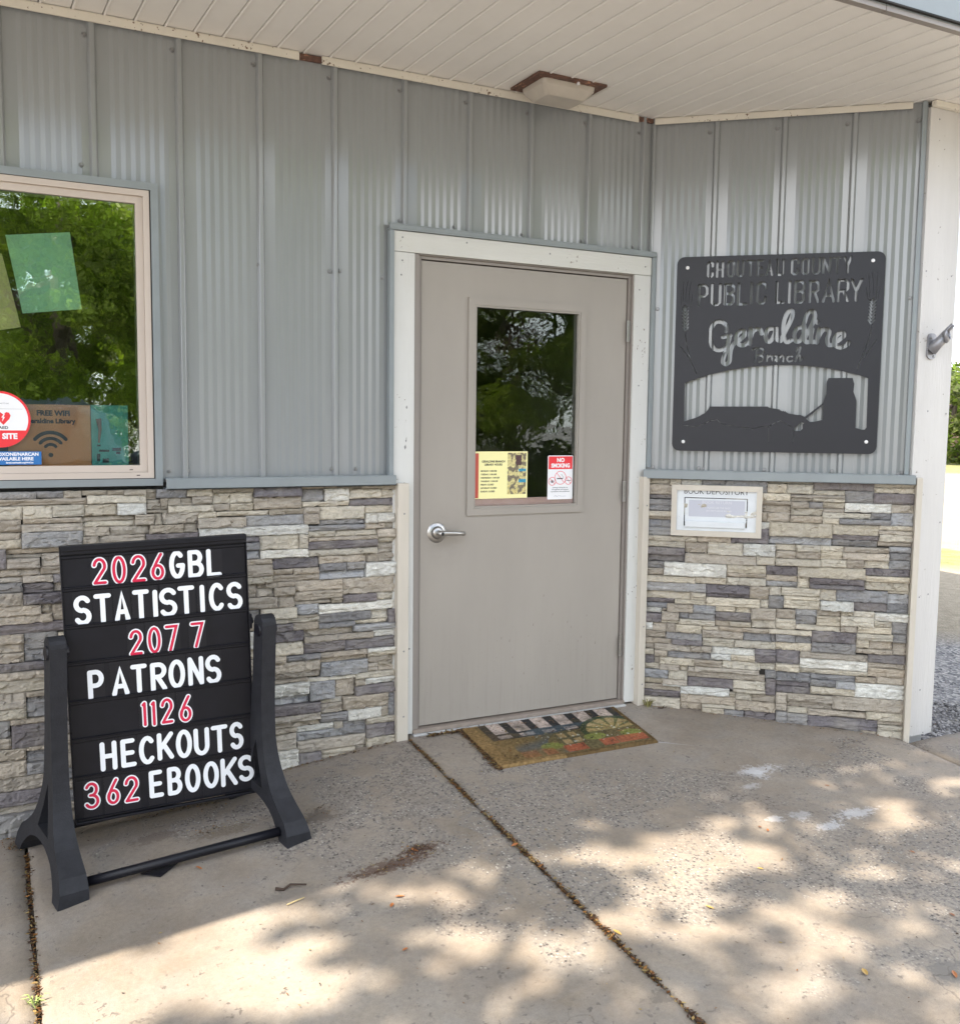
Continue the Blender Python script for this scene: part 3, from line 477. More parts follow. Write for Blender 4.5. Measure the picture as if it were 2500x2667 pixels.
T = json.loads('''{"box":[["C",271.9,304.3,2116.2,2038.2],["H",314.5,351.2,2117.4,2038.0],["O",362.9,400.7,2118.1,2038.2],["U",408.0,442.8,2117.6,2038.7],["T",450.0,491.9,2117.8,2039.0],["E",498.9,532.0,2117.9,2039.9],["A",539.2,574.9,2118.2,2040.7],["U",586.3,623.2,2118.9,2040.0],["P",234.3,281.7,2011.0,1907.0],["U",294.9,342.1,2011.7,1907.5],["B",355.1,403.4,2011.8,1908.5],["L",415.5,461.5,2012.8,1908.3],["I",471.5,487.4,2013.8,1910.5],["C",501.8,549.2,2015.1,1911.2],["L",587.8,630.6,2016.0,1912.6],["C",651.9,688.9,2120.6,2041.2],["O",698.1,733.6,2120.7,2041.2],["U",744.0,783.4,2121.1,2042.1],["N",788.5,828.9,2121.4,2043.7],["T",835.2,874.1,2121.9,2043.3],["Y",880.5,921.0,2123.3,2044.0],["I",643.2,659.2,2017.8,1912.4],["B",671.0,718.6,2018.1,1911.7],["R",735.7,783.0,2017.3,1913.2],["A",794.6,850.6,2019.1,1913.9],["R",859.6,911.5,2018.9,1914.9],["Y",916.5,969.2,2020.2,1916.0]],"script":[[[371.0,1787.7],[371.8,1809.3],[356.3,1828.4],[332.2,1834.1],[311.4,1820.9],[299.0,1791.3],[299.2,1753.3],[309.4,1717.9],[331.4,1700.4],[357.9,1704.0],[375.9,1720.1],[384.0,1747.1],[386.6,1764.4]],[[356.0,1760.9],[371.8,1764.5],[390.2,1767.6]],[[387.6,1766.0],[382.3,1736.3],[378.1,1703.9],[362.9,1666.0],[361.6,1641.6],[375.2,1633.4],[390.1,1646.9],[392.2,1679.4],[397.5,1709.2],[412.5,1733.3],[433.2,1746.6],[455.0,1768.0],[452.8,1786.8],[439.6,1789.6],[423.3,1773.7],[418.9,1746.8],[434.0,1724.0],[457.7,1723.8],[477.9,1746.2]],[[481.3,1797.2],[481.5,1762.3],[481.2,1727.4]],[[481.8,1754.2],[492.2,1783.7],[510.1,1796.9],[525.9,1792.9],[532.2,1775.2]],[[582.8,1798.6],[562.2,1794.6],[551.2,1769.6],[556.4,1742.8],[572.1,1738.9],[586.8,1761.2],[596.9,1795.8]],[[598.3,1798.5],[599.4,1771.8],[603.9,1747.7],[618.7,1739.6]],[[618.7,1739.6],[640.1,1787.3],[661.3,1834.8],[669.2,1869.2],[656.9,1881.5],[639.8,1859.0],[630.3,1814.0],[633.4,1760.8],[647.3,1735.0],[667.5,1744.5]],[[708.7,1802.4],[691.0,1797.3],[679.3,1770.9],[686.7,1739.0],[706.1,1741.4],[720.2,1770.5]],[[722.2,1823.4],[731.9,1860.2],[746.6,1874.8],[763.0,1870.3],[765.7,1841.3],[747.2,1796.6],[726.0,1754.5],[726.4,1770.4],[720.1,1812.8]],[[720.1,1812.8],[722.0,1765.2],[730.8,1735.9],[749.7,1735.7]],[[757.6,1792.3],[753.8,1759.5],[757.4,1735.7],[772.6,1735.5]],[[774.9,1826.9],[780.2,1822.6]],[[789.5,1793.5],[782.8,1759.2],[780.4,1731.8]],[[781.3,1746.0],[803.4,1788.0],[826.1,1789.4],[832.8,1774.5],[825.4,1745.6],[831.5,1721.8],[846.8,1719.0]],[[846.8,1719.0],[873.6,1739.9],[897.8,1760.7],[893.1,1774.9],[872.3,1769.9],[857.2,1745.3],[860.3,1720.5],[882.5,1708.2],[904.8,1714.9]],[[913.6,1718.5],[919.1,1730.5]]],"branch":[[[494.2,1702.0],[513.3,1708.3],[534.3,1706.0],[545.2,1693.0],[532.7,1678.6],[518.2,1673.9]],[[517.2,1702.9],[511.0,1670.7],[505.2,1643.8]],[[518.2,1673.9],[538.2,1670.5],[541.4,1654.4],[526.2,1642.6]],[[563.1,1674.7],[560.0,1646.2]],[[562.0,1660.7],[574.6,1673.6],[581.0,1668.2]],[[603.3,1669.1],[591.3,1671.3],[584.5,1658.5],[591.1,1647.2],[602.2,1656.8]],[[604.8,1669.1],[605.7,1646.1]],[[616.1,1672.8],[614.5,1646.0]],[[616.5,1662.1],[629.0,1673.2],[636.1,1664.7],[635.8,1645.9]],[[674.1,1667.7],[660.1,1670.9],[651.8,1658.2],[659.5,1645.3],[674.8,1649.5]],[[690.1,1691.0],[701.1,1712.2],[710.0,1706.9],[700.8,1680.3],[688.4,1645.2]],[[689.9,1658.0],[703.7,1672.8],[710.2,1664.3],[709.8,1648.3],[724.6,1661.5]]],"main":[[185.6,1543.8],[212.4,1554.8],[303.1,1584.9],[393.1,1606.6],[498.1,1622.6],[602.2,1629.3],[684.9,1629.0],[782.5,1620.7],[859.0,1609.4],[920.1,1595.0],[970.7,1581.8],[1011.2,1567.5],[1012.4,1452.6],[1014.0,1341.3],[1006.9,1331.7],[994.5,1330.5],[976.7,1336.6],[966.6,1338.1],[964.5,1463.9],[960.3,1478.7],[950.1,1505.2],[952.5,1541.1],[943.8,1568.6],[839.0,1568.6],[832.1,1552.6],[832.0,1494.1],[820.8,1459.4],[817.5,1451.3],[740.9,1387.5],[719.9,1396.9],[707.1,1395.7],[694.0,1398.3],[668.0,1401.8],[654.8,1410.4],[652.0,1414.7],[648.0,1410.3],[644.2,1415.7],[639.1,1412.4],[631.1,1416.6],[625.7,1422.0],[578.5,1429.2],[573.1,1434.6],[305.4,1432.7],[300.4,1420.5],[287.5,1403.9],[250.3,1381.5],[188.5,1359.9]],"tri":[[819.4,1443.3],[746.4,1378.4],[764.9,1364.0],[787.9,1366.4],[818.2,1373.7],[822.0,1381.8]],"sq":[[696.5,1336.3],[729.0,1363.6],[739.5,1357.3],[733.0,1352.9],[733.8,1332.4],[723.9,1321.5],[697.1,1321.2]],"slit":[[[186.4,1339.3],[240.9,1337.2],[278.4,1348.7],[294.4,1355.5],[310.3,1364.5],[342.3,1370.3],[358.9,1355.1],[386.1,1344.5],[423.5,1342.2],[453.0,1333.2],[476.8,1335.7],[506.2,1326.8],[539.9,1339.8],[575.6,1341.3]],[[584.5,1339.8],[602.2,1355.2],[633.0,1369.1],[656.9,1355.8],[684.9,1341.0]],[[580.1,1331.6],[582.5,1269.0]],[[691.0,1318.4],[692.9,1270.8]]],"stem":[[[181.1,1780.6],[191.0,1721.6],[214.0,1642.2],[239.4,1590.1]],[[158.6,1719.1],[192.4,1677.8],[212.4,1642.2]],[[1017.6,1806.4],[1003.5,1736.1],[981.7,1670.8],[962.0,1609.4]],[[1038.1,1738.4],[1014.9,1704.6],[989.5,1662.9]]],"awn":[[[177.3,1928.0],[179.2,1981.9],[186.2,2026.7]],[[167.0,1922.2],[165.6,2018.2]],[[157.6,1907.3],[157.7,1982.4]],[[193.0,1921.7],[194.1,1981.6],[201.3,2017.3]],[[204.1,1909.5],[209.7,1960.3]],[[1017.5,1947.4],[1013.6,2003.7],[1006.0,2046.7]],[[1001.4,1937.0],[992.2,2036.3]],[[994.3,1923.7],[982.9,1977.6]],[[1028.3,1933.8],[1028.5,2039.4]],[[1035.2,1922.9],[1042.8,1979.0]]],"ear":[[[176.2,1913.0],[182.7,1780.4]],[[1016.9,1931.3],[1011.3,1803.6]]],"hole":[[187.1,1263.2],[1016.0,1274.9],[182.8,2088.0],[1008.0,2098.7]],"let":[[0,"r","2",0.1514,0.2356,0.8506,0.9537],[0,"r","0",0.2518,0.3378,0.848,0.9559],[0,"r","2",0.3543,0.442,0.8477,0.9545],[0,"r","6",0.459,0.5429,0.8491,0.9569],[0,"w","G",0.5658,0.6515,0.8518,0.9554],[0,"w","B",0.669,0.7563,0.8495,0.9541],[0,"w","L",0.7742,0.8573,0.8474,0.953],[1,"w","S",0.0506,0.1384,0.7138,0.8197],[1,"w","T",0.1545,0.2442,0.7132,0.8202],[1,"w","A",0.2606,0.3413,0.713,0.8211],[1,"w","T",0.358,0.4459,0.713,0.8222],[1,"w","I",0.4594,0.4984,0.7149,0.8173],[1,"w","S",0.5021,0.5982,0.7135,0.8205],[1,"w","T",0.6043,0.6964,0.7139,0.8219],[1,"w","I",0.7201,0.7611,0.7152,0.8203],[1,"w","C",0.7792,0.8685,0.7171,0.823],[1,"w","S",0.8807,0.9717,0.7139,0.8207],[2,"r","2",0.3234,0.4052,0.5799,0.6814],[2,"r","0",0.4223,0.5057,0.5789,0.6851],[2,"r","7",0.5174,0.6024,0.5782,0.6855],[2,"r","7",0.6606,0.748,0.5814,0.6863],[3,"w","P",0.0998,0.1835,0.4404,0.5472],[3,"w","A",0.2244,0.3156,0.4421,0.5465],[3,"w","T",0.327,0.4145,0.4432,0.5486],[3,"w","R",0.4337,0.5209,0.4401,0.5466],[3,"w","O",0.5328,0.6239,0.4416,0.5491],[3,"w","N",0.6418,0.7289,0.4427,0.5514],[3,"w","S",0.7411,0.8299,0.4407,0.5505],[4,"r","1",0.3689,0.4074,0.3107,0.4105],[4,"r","1",0.4186,0.4574,0.3081,0.4091],[4,"r","2",0.4747,0.5536,0.3095,0.4128],[4,"r","6",0.5768,0.6573,0.3057,0.4139],[5,"w","H",0.1429,0.2306,0.1709,0.2785],[5,"w","E",0.2527,0.3337,0.1722,0.2771],[5,"w","C",0.3507,0.4388,0.1706,0.2766],[5,"w","K",0.4509,0.5407,0.1769,0.2802],[5,"w","O",0.5549,0.6443,0.1717,0.2798],[5,"w","U",0.6563,0.744,0.1709,0.2762],[5,"w","T",0.7564,0.8517,0.1699,0.2763],[5,"w","S",0.8645,0.9434,0.1721,0.2786],[6,"r","3",0.0496,0.1327,0.0351,0.1418],[6,"r","6",0.1599,0.2395,0.0381,0.1423],[6,"r","2",0.2561,0.3427,0.0352,0.1404],[6,"w","E",0.3965,0.4744,0.0388,0.1417],[6,"w","B",0.4975,0.5792,0.0361,0.1438],[6,"w","O",0.597,0.6837,0.0337,0.1424],[6,"w","O",0.702,0.7905,0.0365,0.1408],[6,"w","K",0.8031,0.8993,0.0326,0.1435],[6,"w","S",0.9062,0.9982,0.0391,0.1431]],"track":[0.9635,0.8475,0.713,0.5803,0.4393,0.3004,0.1609,0.0037],"sun":[[-1.586,-1.122,0.209,-0.12,-0.008,-0.158],[-1.473,-1.016,0.236,-0.137,-0.009,-0.102],[-1.29,-1.31,0.171,-0.098,-0.009,-0.056],[-1.345,-0.888,0.194,-0.113,-0.006,-0.052],[0.022,-1.175,0.113,-0.045,-0.035,-0.058],[-0.266,-1.123,0.053,-0.032,-0.013,-0.026],[-0.405,-1.225,0.056,-0.033,-0.027,-0.058],[-0.543,-1.131,0.074,-0.044,-0.016,-0.04],[-0.963,-1.007,0.168,-0.099,-0.015,-0.061],[-1.176,-0.975,0.166,-0.097,-0.011,-0.061],[-0.861,-1.215,0.048,-0.028,-0.015,-0.05],[-0.503,-1.391,0.133,-0.077,-0.024,-0.051],[-0.482,-1.5,0.051,-0.03,-0.023,-0.048],[-0.251,-1.624,0.138,-0.08,-0.041,-0.067],[-0.256,-1.514,0.063,-0.037,-0.024,-0.041],[-1.019,-1.229,0.104,-0.061,-0.013,-0.053],[-1.015,-1.33,0.177,-0.102,-0.017,-0.065],[-1.089,-1.399,0.171,-0.098,-0.017,-0.069],[-1.185,-1.183,0.155,-0.09,-0.024,-0.129],[-0.519,-1.691,0.043,-0.025,-0.021,-0.041],[-0.622,-1.509,0.081,-0.047,-0.01,-0.023],[0.534,-1.287,0.126,-0.05,-0.066,-0.08],[0.375,-1.315,0.081,-0.032,-0.043,-0.055],[0.594,-1.432,0.15,-0.06,-0.065,-0.073],[0.363,-1.453,0.117,-0.047,-0.049,-0.06],[0.207,-1.534,0.112,-0.045,-0.05,-0.065],[-0.002,-1.604,0.105,-0.043,-0.037,-0.052],[0.346,-1.615,0.075,-0.03,-0.031,-0.036],[0.508,-1.718,0.099,-0.041,-0.042,-0.043],[0.246,-1.751,0.064,-0.027,-0.042,-0.048],[0.516,-1.839,0.066,-0.027,-0.048,-0.047],[0.481,-1.946,0.098,-0.041,-0.057,-0.054],[0.29,-2.045,0.091,-0.038,-0.039,-0.039],[0.13,-1.703,0.087,-0.036,-0.039,-0.049],[0.903,-1.2,0.061,-0.024,-0.041,-0.045],[0.672,-1.773,0.057,-0.023,-0.045,-0.042],[0.997,-1.693,0.061,-0.025,-0.049,-0.042],[1.381,-1.421,0.07,-0.027,-0.084,-0.07],[1.501,-1.34,0.064,-0.025,-0.045,-0.038],[1.472,-1.214,0.058,-0.022,-0.028,-0.025],[1.893,-1.252,0.078,-0.029,-0.051,-0.039],[1.252,-1.753,0.063,-0.025,-0.049,-0.037],[0.121,-1.2,0.06,-0.024,-0.045,-0.069],[-0.181,-1.664,0.056,-0.033,-0.038,-0.059],[0.191,-1.271,0.08,-0.032,-0.039,-0.056],[0.73,-1.167,0.06,-0.023,-0.033,-0.038]]}''')

# ------------------------------------------------------------------ the stone walls
PAL = {'c': (.51, .46, .37), 't': (.395, .345, .28), 'g': (.24, .235, .235), 'b': (.35, .35, .353), 'p': (.172, .155, .160), 'w': (.62, .605, .55)}
def stone_mesh(x0, x1, z0, z1, depth, seed, code, coarse=False):
    w = x1-x0; h = z1-z0; st = .0085 if not coarse else .02
    nx = max(3, min(28, int(w/st))); nz = max(3, min(13, int(h/.0048))); S = Vector((seed*7.13, seed*3.7, 0))
    cx = (x0+x1)/2; cz = (z0+z1)/2; V = []; mode = seed % 4; tilt = ((seed*37) % 11-5)/5*.006
    def facet(x, z):
        q = Vector((x*24, z*34, seed*1.7)); dd, pp = noise.voronoi(q); p0 = pp[0]; g = noise.cell_vector(p0*7.3+S)
        return ((q.x-p0.x)*(g.x-.5)*.020+(q.y-p0.y)*(g.y-.5)*.022)+(g.z-.5)*.007
    for j in range(nz+1):
        for i in range(nx+1):
            u = i/nx; v = j/nz; x = (u-.5)*w; z = (v-.5)*h
            eu = min(u, 1-u)*w; ev = min(v, 1-v)*h
            edge = min(eu, ev); round_ = max(0, 1-edge/.006)
            wz = z+.004*noise.noise(Vector((x*14, z*10, 2))+S); strat = noise.noise(Vector((x*7, wz*85, 0))+S)*.0078+noise.noise(Vector((x*30, wz*170, 4))+S)*.0042
            blk = .0062*noise.cell(Vector((x*22+noise.noise(Vector((x*20, z*20, 1))+S)*.6, z*16, 2))+S)
            crk = (1-abs(noise.noise(Vector((x*26, z*26, 7))+S))*2.6); crk = max(0, crk-.6)*.006
            if mode == 0: d = strat*.8+facet(x, z)*.6
            elif mode == 1: d = strat*.3+facet(x, z)*1.1
            elif mode == 2: d = strat*.35+facet(x, z)*.4+noise.noise(Vector((x*45, z*60, 3))+S)*.005-crk
            else: d = strat*.5+facet(x, z)*.9-crk
            d += tilt*(v-.5)*2
            d -= round_*.0055
            if i in (0, nx): x += noise.noise(Vector((z*60, seed, i)))*.0018 - (.0007 if i else -.0007)
            if j in (0, nz): z += noise.noise(Vector((x*38, seed, j+9)))*.0022 - (.0007 if j else -.0007)
            V.append((x, -(depth+d), z))
    F = [(j*(nx+1)+i, j*(nx+1)+i+1, (j+1)*(nx+1)+i+1, (j+1)*(nx+1)+i) for j in range(nz) for i in range(nx)]
    ring = [i for i in range(nx+1)]+[j*(nx+1)+nx for j in range(1, nz+1)]+[nz*(nx+1)+i for i in range(nx-1, -1, -1)]+[j*(nx+1) for j in range(nz-1, 0, -1)]
    k = len(V); V += [(V[i][0], -.008, V[i][2]) for i in ring]
    F += [(ring[(a+1) % len(ring)], ring[a], k+a, k+(a+1) % len(ring)) for a in range(len(ring))]
    return V, F, (cx, cz)
def stone_wall(data, parent, xb0, xb1, ztop, zfun):
    L = []
    for i, t in enumerate(data.split()):
        a, b, c, d, k = t.split(','); L.append([int(a)/1000, int(b)/1000, int(c)/1000, int(d)/1000, k, i])
    L.sort(key=lambda r: -(r[1]-r[0])*(r[3]-r[2]))
    rest = MB(); restc = []
    rs = random.Random(3)
    for n, (a, b, c, d, k, i) in enumerate(L):
        c = max(c, zfun((a+b)/2)-.03)
        if d-c < .008: continue
        depth = rs.choice([.026, .032, .038, .044, .050]) + (.004 if k == 'w' else 0)
        if b-a > .15 and d-c > .04: depth = max(depth, .036)
        V, F, (cx, cz) = stone_mesh(a, b, c, d, depth, i+1, k, n >= 300)
        col = PAL[k]; f = rs.uniform(.84, 1.14); hue = rs.uniform(-.02, .02)
        col = (col[0]*f*(1+hue), col[1]*f, col[2]*f*(1-hue*1.5))
        if n < 300:
            m = MB(); m.v = V; m.f = F; o = m.build('stone', M['stone'], parent); o.location = (cx, 0, cz); o.color = (*col, 1)
        else: rest.add([(x+cx, y, z+cz) for x, y, z in V], F)
    if rest.v:
        o = rest.build('small_stones', M['stone'], parent); o['kind'] = 'stuff'; o.color = (.33, .29, .23, 1)
    # dark bed behind the stones
    m = MB().prism([[(xb0, zfun(xb0)-.05), (xb1, zfun(xb1)-.05), (xb1, ztop), (xb0, ztop)]], -.012, .02)
    fixn(m.build('mortar_bed', M['mortar'], parent))
wallA = thing('stone_wall', 'low stacked stone wall below the window, left of the door', 'stone wall', (0, 0, 0))
stone_wall(STONES['A'], wallA, -4.2, -.128, 1.072, lambda x: gz(x, -.03))
# stones further left, outside the frame
far = MB(); rs = random.Random(8)
for row in range(22):
    x = -1.722; z1 = 1.072-row*.06
    while x > -2.9:
        w = rs.uniform(.1, .3); V, F, (cx, cz) = stone_mesh(x-w, x-.001, z1-.06, z1-.002, rs.uniform(.03, .05), rs.randint(1, 999), 't', True)
        far.add([(a+cx, b, c+cz) for a, b, c in V], F); x -= w
o = far.build('stones_beyond_frame', M['stone'], wallA); o['kind'] = 'stuff'; o.color = (.36, .31, .24, 1)
wallB = thing('stone_wall', 'low stacked stone wall under the dark metal sign, right of the door', 'stone wall', OB, -ANG)
def gB(s): p = bworld(s, 0, .04); return gz(p.x, p.y)
stone_wall(STONES['B'], wallB, .0, 1.245, 1.082, gB)

# beige edge strips of the stone
for (x0, x1, y1, zt, par, lab) in [(-.1300, -.078, -.066, 1.08, None, 'beige wooden edge strip between the left stone wall and the door casing'), (1.150, 1.188, -.066, 1.09, None, 'beige wooden edge strip between the door casing and the right stone wall')]:
    m = MB().box(x0, x1, -.004, y1, gz(x0, -.05)-.02, zt, .003); o = m.build('edge_strip', M['jamb']); tag(o, lab, 'trim strip')
    for zz in (.95, .35, .06): MB().disc(((x0+x1)/2+.004, y1, zz), .0042, h=.001).build('nail_head', M['screw'], o)
es = thing('edge_strip', 'beige strip standing at the right end of the stone wall beside the white post', 'trim strip', OB, -ANG)
MB().box(1.236, 1.262, -.0, -.070, gB(1.25)-.02, 1.115, .003).build('strip', M['jamb'], es)

# ------------------------------------------------------------------ corrugated siding
def rib_profile(x, ribs):
    pts = []
    return pts
def siding(parent, xa, xb, ribs, intervals, ztop, name='siding_sheet'):
    """profile along x from xa to xb; intervals: list of (x0,x1,zbottom)"""
    keys = {}
    def put(x, h):
        keys[round(x, 5)] = h
    for r in ribs:
        for dx, h in ((-.0170, .0), (-.0105, .0135), (-.0085, .0150), (.0040, .0150), (.0065, .0135), (.0135, .0)): put(r+dx, h)
        put(r-.0178, .0004)
        for k in range(6):
            c = r+.0600+k*.0343
            put(c-.0030, 0.); put(c+.0135, .0032); put(c+.0300, 0.)
    ks = sorted(k for k in keys if xa < k < xb)
    def H(x):
        allk = sorted(keys); 
        import bisect
        i = bisect.bisect(allk, x)
        if i == 0 or i == len(allk): return 0.
        a, b = allk[i-1], allk[i]; return keys[a]+(keys[b]-keys[a])*(x-a)/(b-a)
    for (x0, x1, zb, zt) in intervals:
        pts = [x0]+[k for k in ks if x0 < k < x1]+[x1]; V = []; F = []; levels = [zb+(zt-zb)*i/6 for i in range(7)]
        for x in pts:
            for z in levels: V.append((x, -.006-H(x), z))
        n = len(levels)
        for i in range(len(pts)-1):
            for j in range(n-1): F.append((i*n+j, (i+1)*n+j, (i+1)*n+j+1, i*n+j+1))
        b = MB(); b.v = V; b.f = F; o = b.build(name, M['siding'], parent)
def screws(parent, pts):
    first = None
    for (x, z) in pts:
        if first is None:
            b = MB().disc((0, 0, 0), .0088, h=.002); b.tube([(0, -.002, 0), (0, -.008, 0)], .0048, 6)
            first = b.build('screw', M['screw'], parent); o = first
        else: o = first.copy(); COL.objects.link(o); o.parent = parent
        o.location = (x, -.0072, z)
sidA = thing('metal_siding', 'grey corrugated metal siding above the stone, around the window and door', 'metal siding')
RA = [-1.5954+.3048*i for i in range(-8, 10)]; ribsA = [r-.010 for r in RA]
W0, W1, DL, DR = -2.9, -1.085, -.150, 1.178
iv = []
edges = [-4.2, -2.9, -2.2, W1, -.6816-.02, DL, -.06+.2, .5376-.02, .8, DR, 1.1965]
for a, b in zip(edges[:-1], edges[1:]):
    mid = (a+b)/2
    zb = 2.20 if W0 < mid < W1 else (2.16 if DL < mid < DR else 1.10)
    iv.append((a, b, zb, 2.80))
siding(sidA, -4.2, 1.1965, ribsA, iv, 2.8)
screws(sidA, [(r-.036, 2.715) for r in RA if -2 < r < 1.2]+[(RA[12]-.036+.03, 2.715)] +
       [(-1.347+.0, 2.257), (-1.002, 2.229), (-.997, 1.96), (-.703, 1.955), (-.412, 1.952), (-.368, 1.957), (-.181, 1.943), (-.985, 1.142), (-1.057, 1.14), (-.70, 1.142), (-.405, 1.142), (-.30, 1.142),
        (-.105, 2.186), (.15, 2.186), (.487, 2.186), (.80, 2.186), (1.09, 2.186), (.527, 2.20)])
sidB = thing('metal_siding', 'grey corrugated metal siding behind the dark metal sign', 'metal siding', OB, -ANG)
RB = [.3033+.3048*i-.003 for i in range(-1, 4)]
siding(sidB, 0, 1.205, RB, [(0, .56, 1.115, 2.80), (.56, 1.205, 1.115, 2.80)], 2.8)
screws(sidB, [(r-.036, 2.715) for r in RB[1:]]+[(r-.036, 1.135) for r in RB[1:]]+[(RB[1]-.012-.0, 1.135), (1.172, 2.71), (1.165, 1.13), (1.176, 1.93), (.045, 1.90), (.045, 1.135)])

# flashings
fl = thing('flashing', 'blue grey metal ledge flashing over the left stone wall', 'flashing')
MB().box(-1.078, -.1385, .0, -.068, 1.073, 1.078, .001).box(-1.078, -.1385, -.063, -.068, 1.073, 1.112, .001).box(-1.078, -.1385, -.016, -.0665, 1.112, 1.116, .001).build('ledge', M['flash'], fl)
fl2 = thing('flashing', 'blue grey metal ledge flashing over the right stone wall under the metal sign', 'flashing', OB, -ANG)
MB().box(.004, 1.232, .0, -.068, 1.083, 1.088, .001).box(.004, 1.232, -.063, -.068, 1.083, 1.122, .001).box(.004, 1.232, -.016, -.0665, 1.122, 1.126, .001).build('ledge', M['flash'], fl2)
MB().box(1.186, 1.204, .0, -.030, 1.127, 2.79, .002).box(1.2045, 1.2105, .0, -.012, 1.127, 2.79).build('corner_channel', M['flash'], fl2)
cf = thing('flashing', 'narrow grey metal strip in the inside corner right of the door', 'flashing')
MB().box(1.184, 1.1955, -.007, -.022, 1.117, 2.79, .001).build('corner_strip', M['siding'], cf)
MB().box(.004, .016, -.007, -.020, 1.127, 2.79, .001).build('corner_strip', M['siding'], cf).matrix_parent_inverse = Matrix.Identity(4)
cf.children[1].location = OB; cf.children[1].rotation_euler = (0, 0, -ANG)

# ------------------------------------------------------------------ door casing, frame and door
dc = thing('door_casing', 'white painted board casing around the taupe door', 'door casing')
zc = lambda z: 1.34+(z-1.34)*.9922
MB().box(-.1385, -.0425, .0, -.030, gz(-.1, -.03)+.010, 2.0545, .002).build('casing_board', M['trim'], dc)
MB().box(1.0925, 1.186, .0, -.030, gz(1.1, -.03)+.01, 2.0545, .002).build('casing_board', M['trim'], dc)
MB().box(-.1385, 1.186, .0, -.0315, 2.056, 2.141, .002).build('casing_board', M['trimh'], dc)
MB().box(-.1605, 1.2085, -.006, -.042, 2.1425, 2.148, .001).box(-.1605, 1.2085, -.037, -.042, 2.148, 2.164, .001).box(-.1605, 1.2085, -.022, -.042, 2.164, 2.168, .001).build('head_flashing', M['flash'], dc)
MB().box(-.1605, -.140, -.008, -.041, 1.08, 2.1415, .002).build('side_flashing', M['flash'], dc)
MB().box(1.1875, 1.2085, -.008, -.041, 1.135, 2.1415, .002).build('side_flashing', M['flash'], dc)
nb = None
for (x, z) in [(-.10, 2.115), (-.10, 2.02), (1.15, 2.095), (1.12, 1.985), (1.13, 1.53), (-.105, 1.96), (.2, 2.12), (.62, 2.11), (1.15, .55), (-.06, .35)]:
    if nb is None: nb = MB().disc((0, 0, 0), .0042, h=.0008, seg=8).build('nail_head', M['screw'], dc); o = nb
    else: o = nb.copy(); COL.objects.link(o); o.parent = dc
    o.location = (x, -.0305 if z < 2.056 else -.032, z)
# gouges in the paint beside the door
ch = MB()
for (x, z, w, h) in [(-.078, 1.405, .008, .014), (-.080, 1.262, .007, .012), (-.084, 1.235, .010, .020), (-.0785, 1.27, .003, .016)]:
    ch.prism([[(x-w*.5, z), (x, z-h*.6), (x+w*.5, z-h*.1), (x+w*.2, z+h*.5)]], -.0302, -.0308)
fixn(ch.build('paint_chip', M['screw'], dc))

df = thing('door_frame', 'taupe steel door frame inside the white casing', 'door frame')
f = MB()
def U(b, xl, xr, zt, w, y0, y1, zb=-.02):
    b.box(xl-w, xl, y0, y1, zb, zt+w, .001); b.box(xr, xr+w, y0, y1, zb, zt+w, .001); b.box(xl, xr, y0, y1, zt, zt+w, .001)
U(f, -.005, 1.072, 2.037, .0135, .05, -.010); 
f.box(-.0425, -.0190, .06, -.022, -.02, 2.0545, .001); f.box(1.0865, 1.0925, .06, -.022, -.02, 2.0545, .001); f.box(-.0188, 1.0862, .06, -.022, 2.0508, 2.0545, .001)
f.build('frame', M['frame'], df)
MB().box(-.0420, 1.0920, .06, -.035, -.036, -.020, .002).build('threshold', worn('threshold_metal', (.30, .25, .21), .45, .2, 30), df)
MB().box(-.0425, 1.0925, .06, -.050, -.075, -.037, .003).build('concrete_sill', worn('pale_painted_sill', (.50, .50, .49), .8, .25, 12), df)
hg = None
for z in (1.788, 1.018, .253):
    if hg is None:
        b = MB(); 
        for k in range(5): b.tube([(0, 0, -.050+k*.0202), (0, 0, -.0315+k*.0202)], .0065, 8)
        b.box(-.0005, .0165, .003, .0055, -.05, .05); hg = b.build('hinge', M['steel'], df); o = hg
    else: o = hg.copy(); COL.objects.link(o); o.parent = df
    o.location = (1.0695, -.0155, z)

dr = thing('entry_door', 'taupe steel entry door with a tall glass pane and lever handle', 'door')
GX0, GX1, GZ0, GZ1 = .262, .803, .962, 1.857
lf = MB().prism([[(0, -.013), (1.067, -.013), (1.067, 2.032), (0, 2.032)], [(GX0, GZ0), (GX1, GZ0), (GX1, GZ1), (GX0, GZ1)]], -.001, .043)
fixn(lf.build('door_leaf', M['doorpaint'], dr))
lx0, lx1, lz0, lz1 = .2248, .8383, .9256, 1.8923
lt = MB().prism([[(lx0, lz0), (lx1, lz0), (lx1, lz1), (lx0, lz1)], [(GX0-.004, GZ0-.004), (GX1+.004, GZ0-.004), (GX1+.004, GZ1+.004), (GX0-.004, GZ1+.004)]], -.0015, -.010)
lt.prism([[(GX0-.0035, GZ0-.0035), (GX1+.0035, GZ0-.0035), (GX1+.0035, GZ1+.0035), (GX0-.0035, GZ1+.0035)], [(GX0+.004, GZ0+.004), (GX1-.004, GZ0+.004), (GX1-.004, GZ1-.004), (GX0+.004, GZ1-.004)]], .012, -.0065)
fixn(lt.build('lite_frame', M['doorpaint'], dr))
MB().box(GX0, GX1, .0145, .0175, GZ0, GZ1).build('glass_pane', M['glassdoor'], dr)
MB().box(GX0, GX1, .0195, .041, GZ0+.0005, GZ0+.036, .002).build('inner_sill', M['pink'], dr)
hd = MB().disc((.081, -.001, .855), .046, h=.008, seg=28, dome=.001); hd.tube([(.081, -.008, .855), (.081, -.020, .855)], [.030, .022], 20)
ho = hd.build('lever_handle', M['steel'], dr, True)
lv = MB().tube([(.081, -.018, .855), (.081, -.052, .855)], .0125, 14)
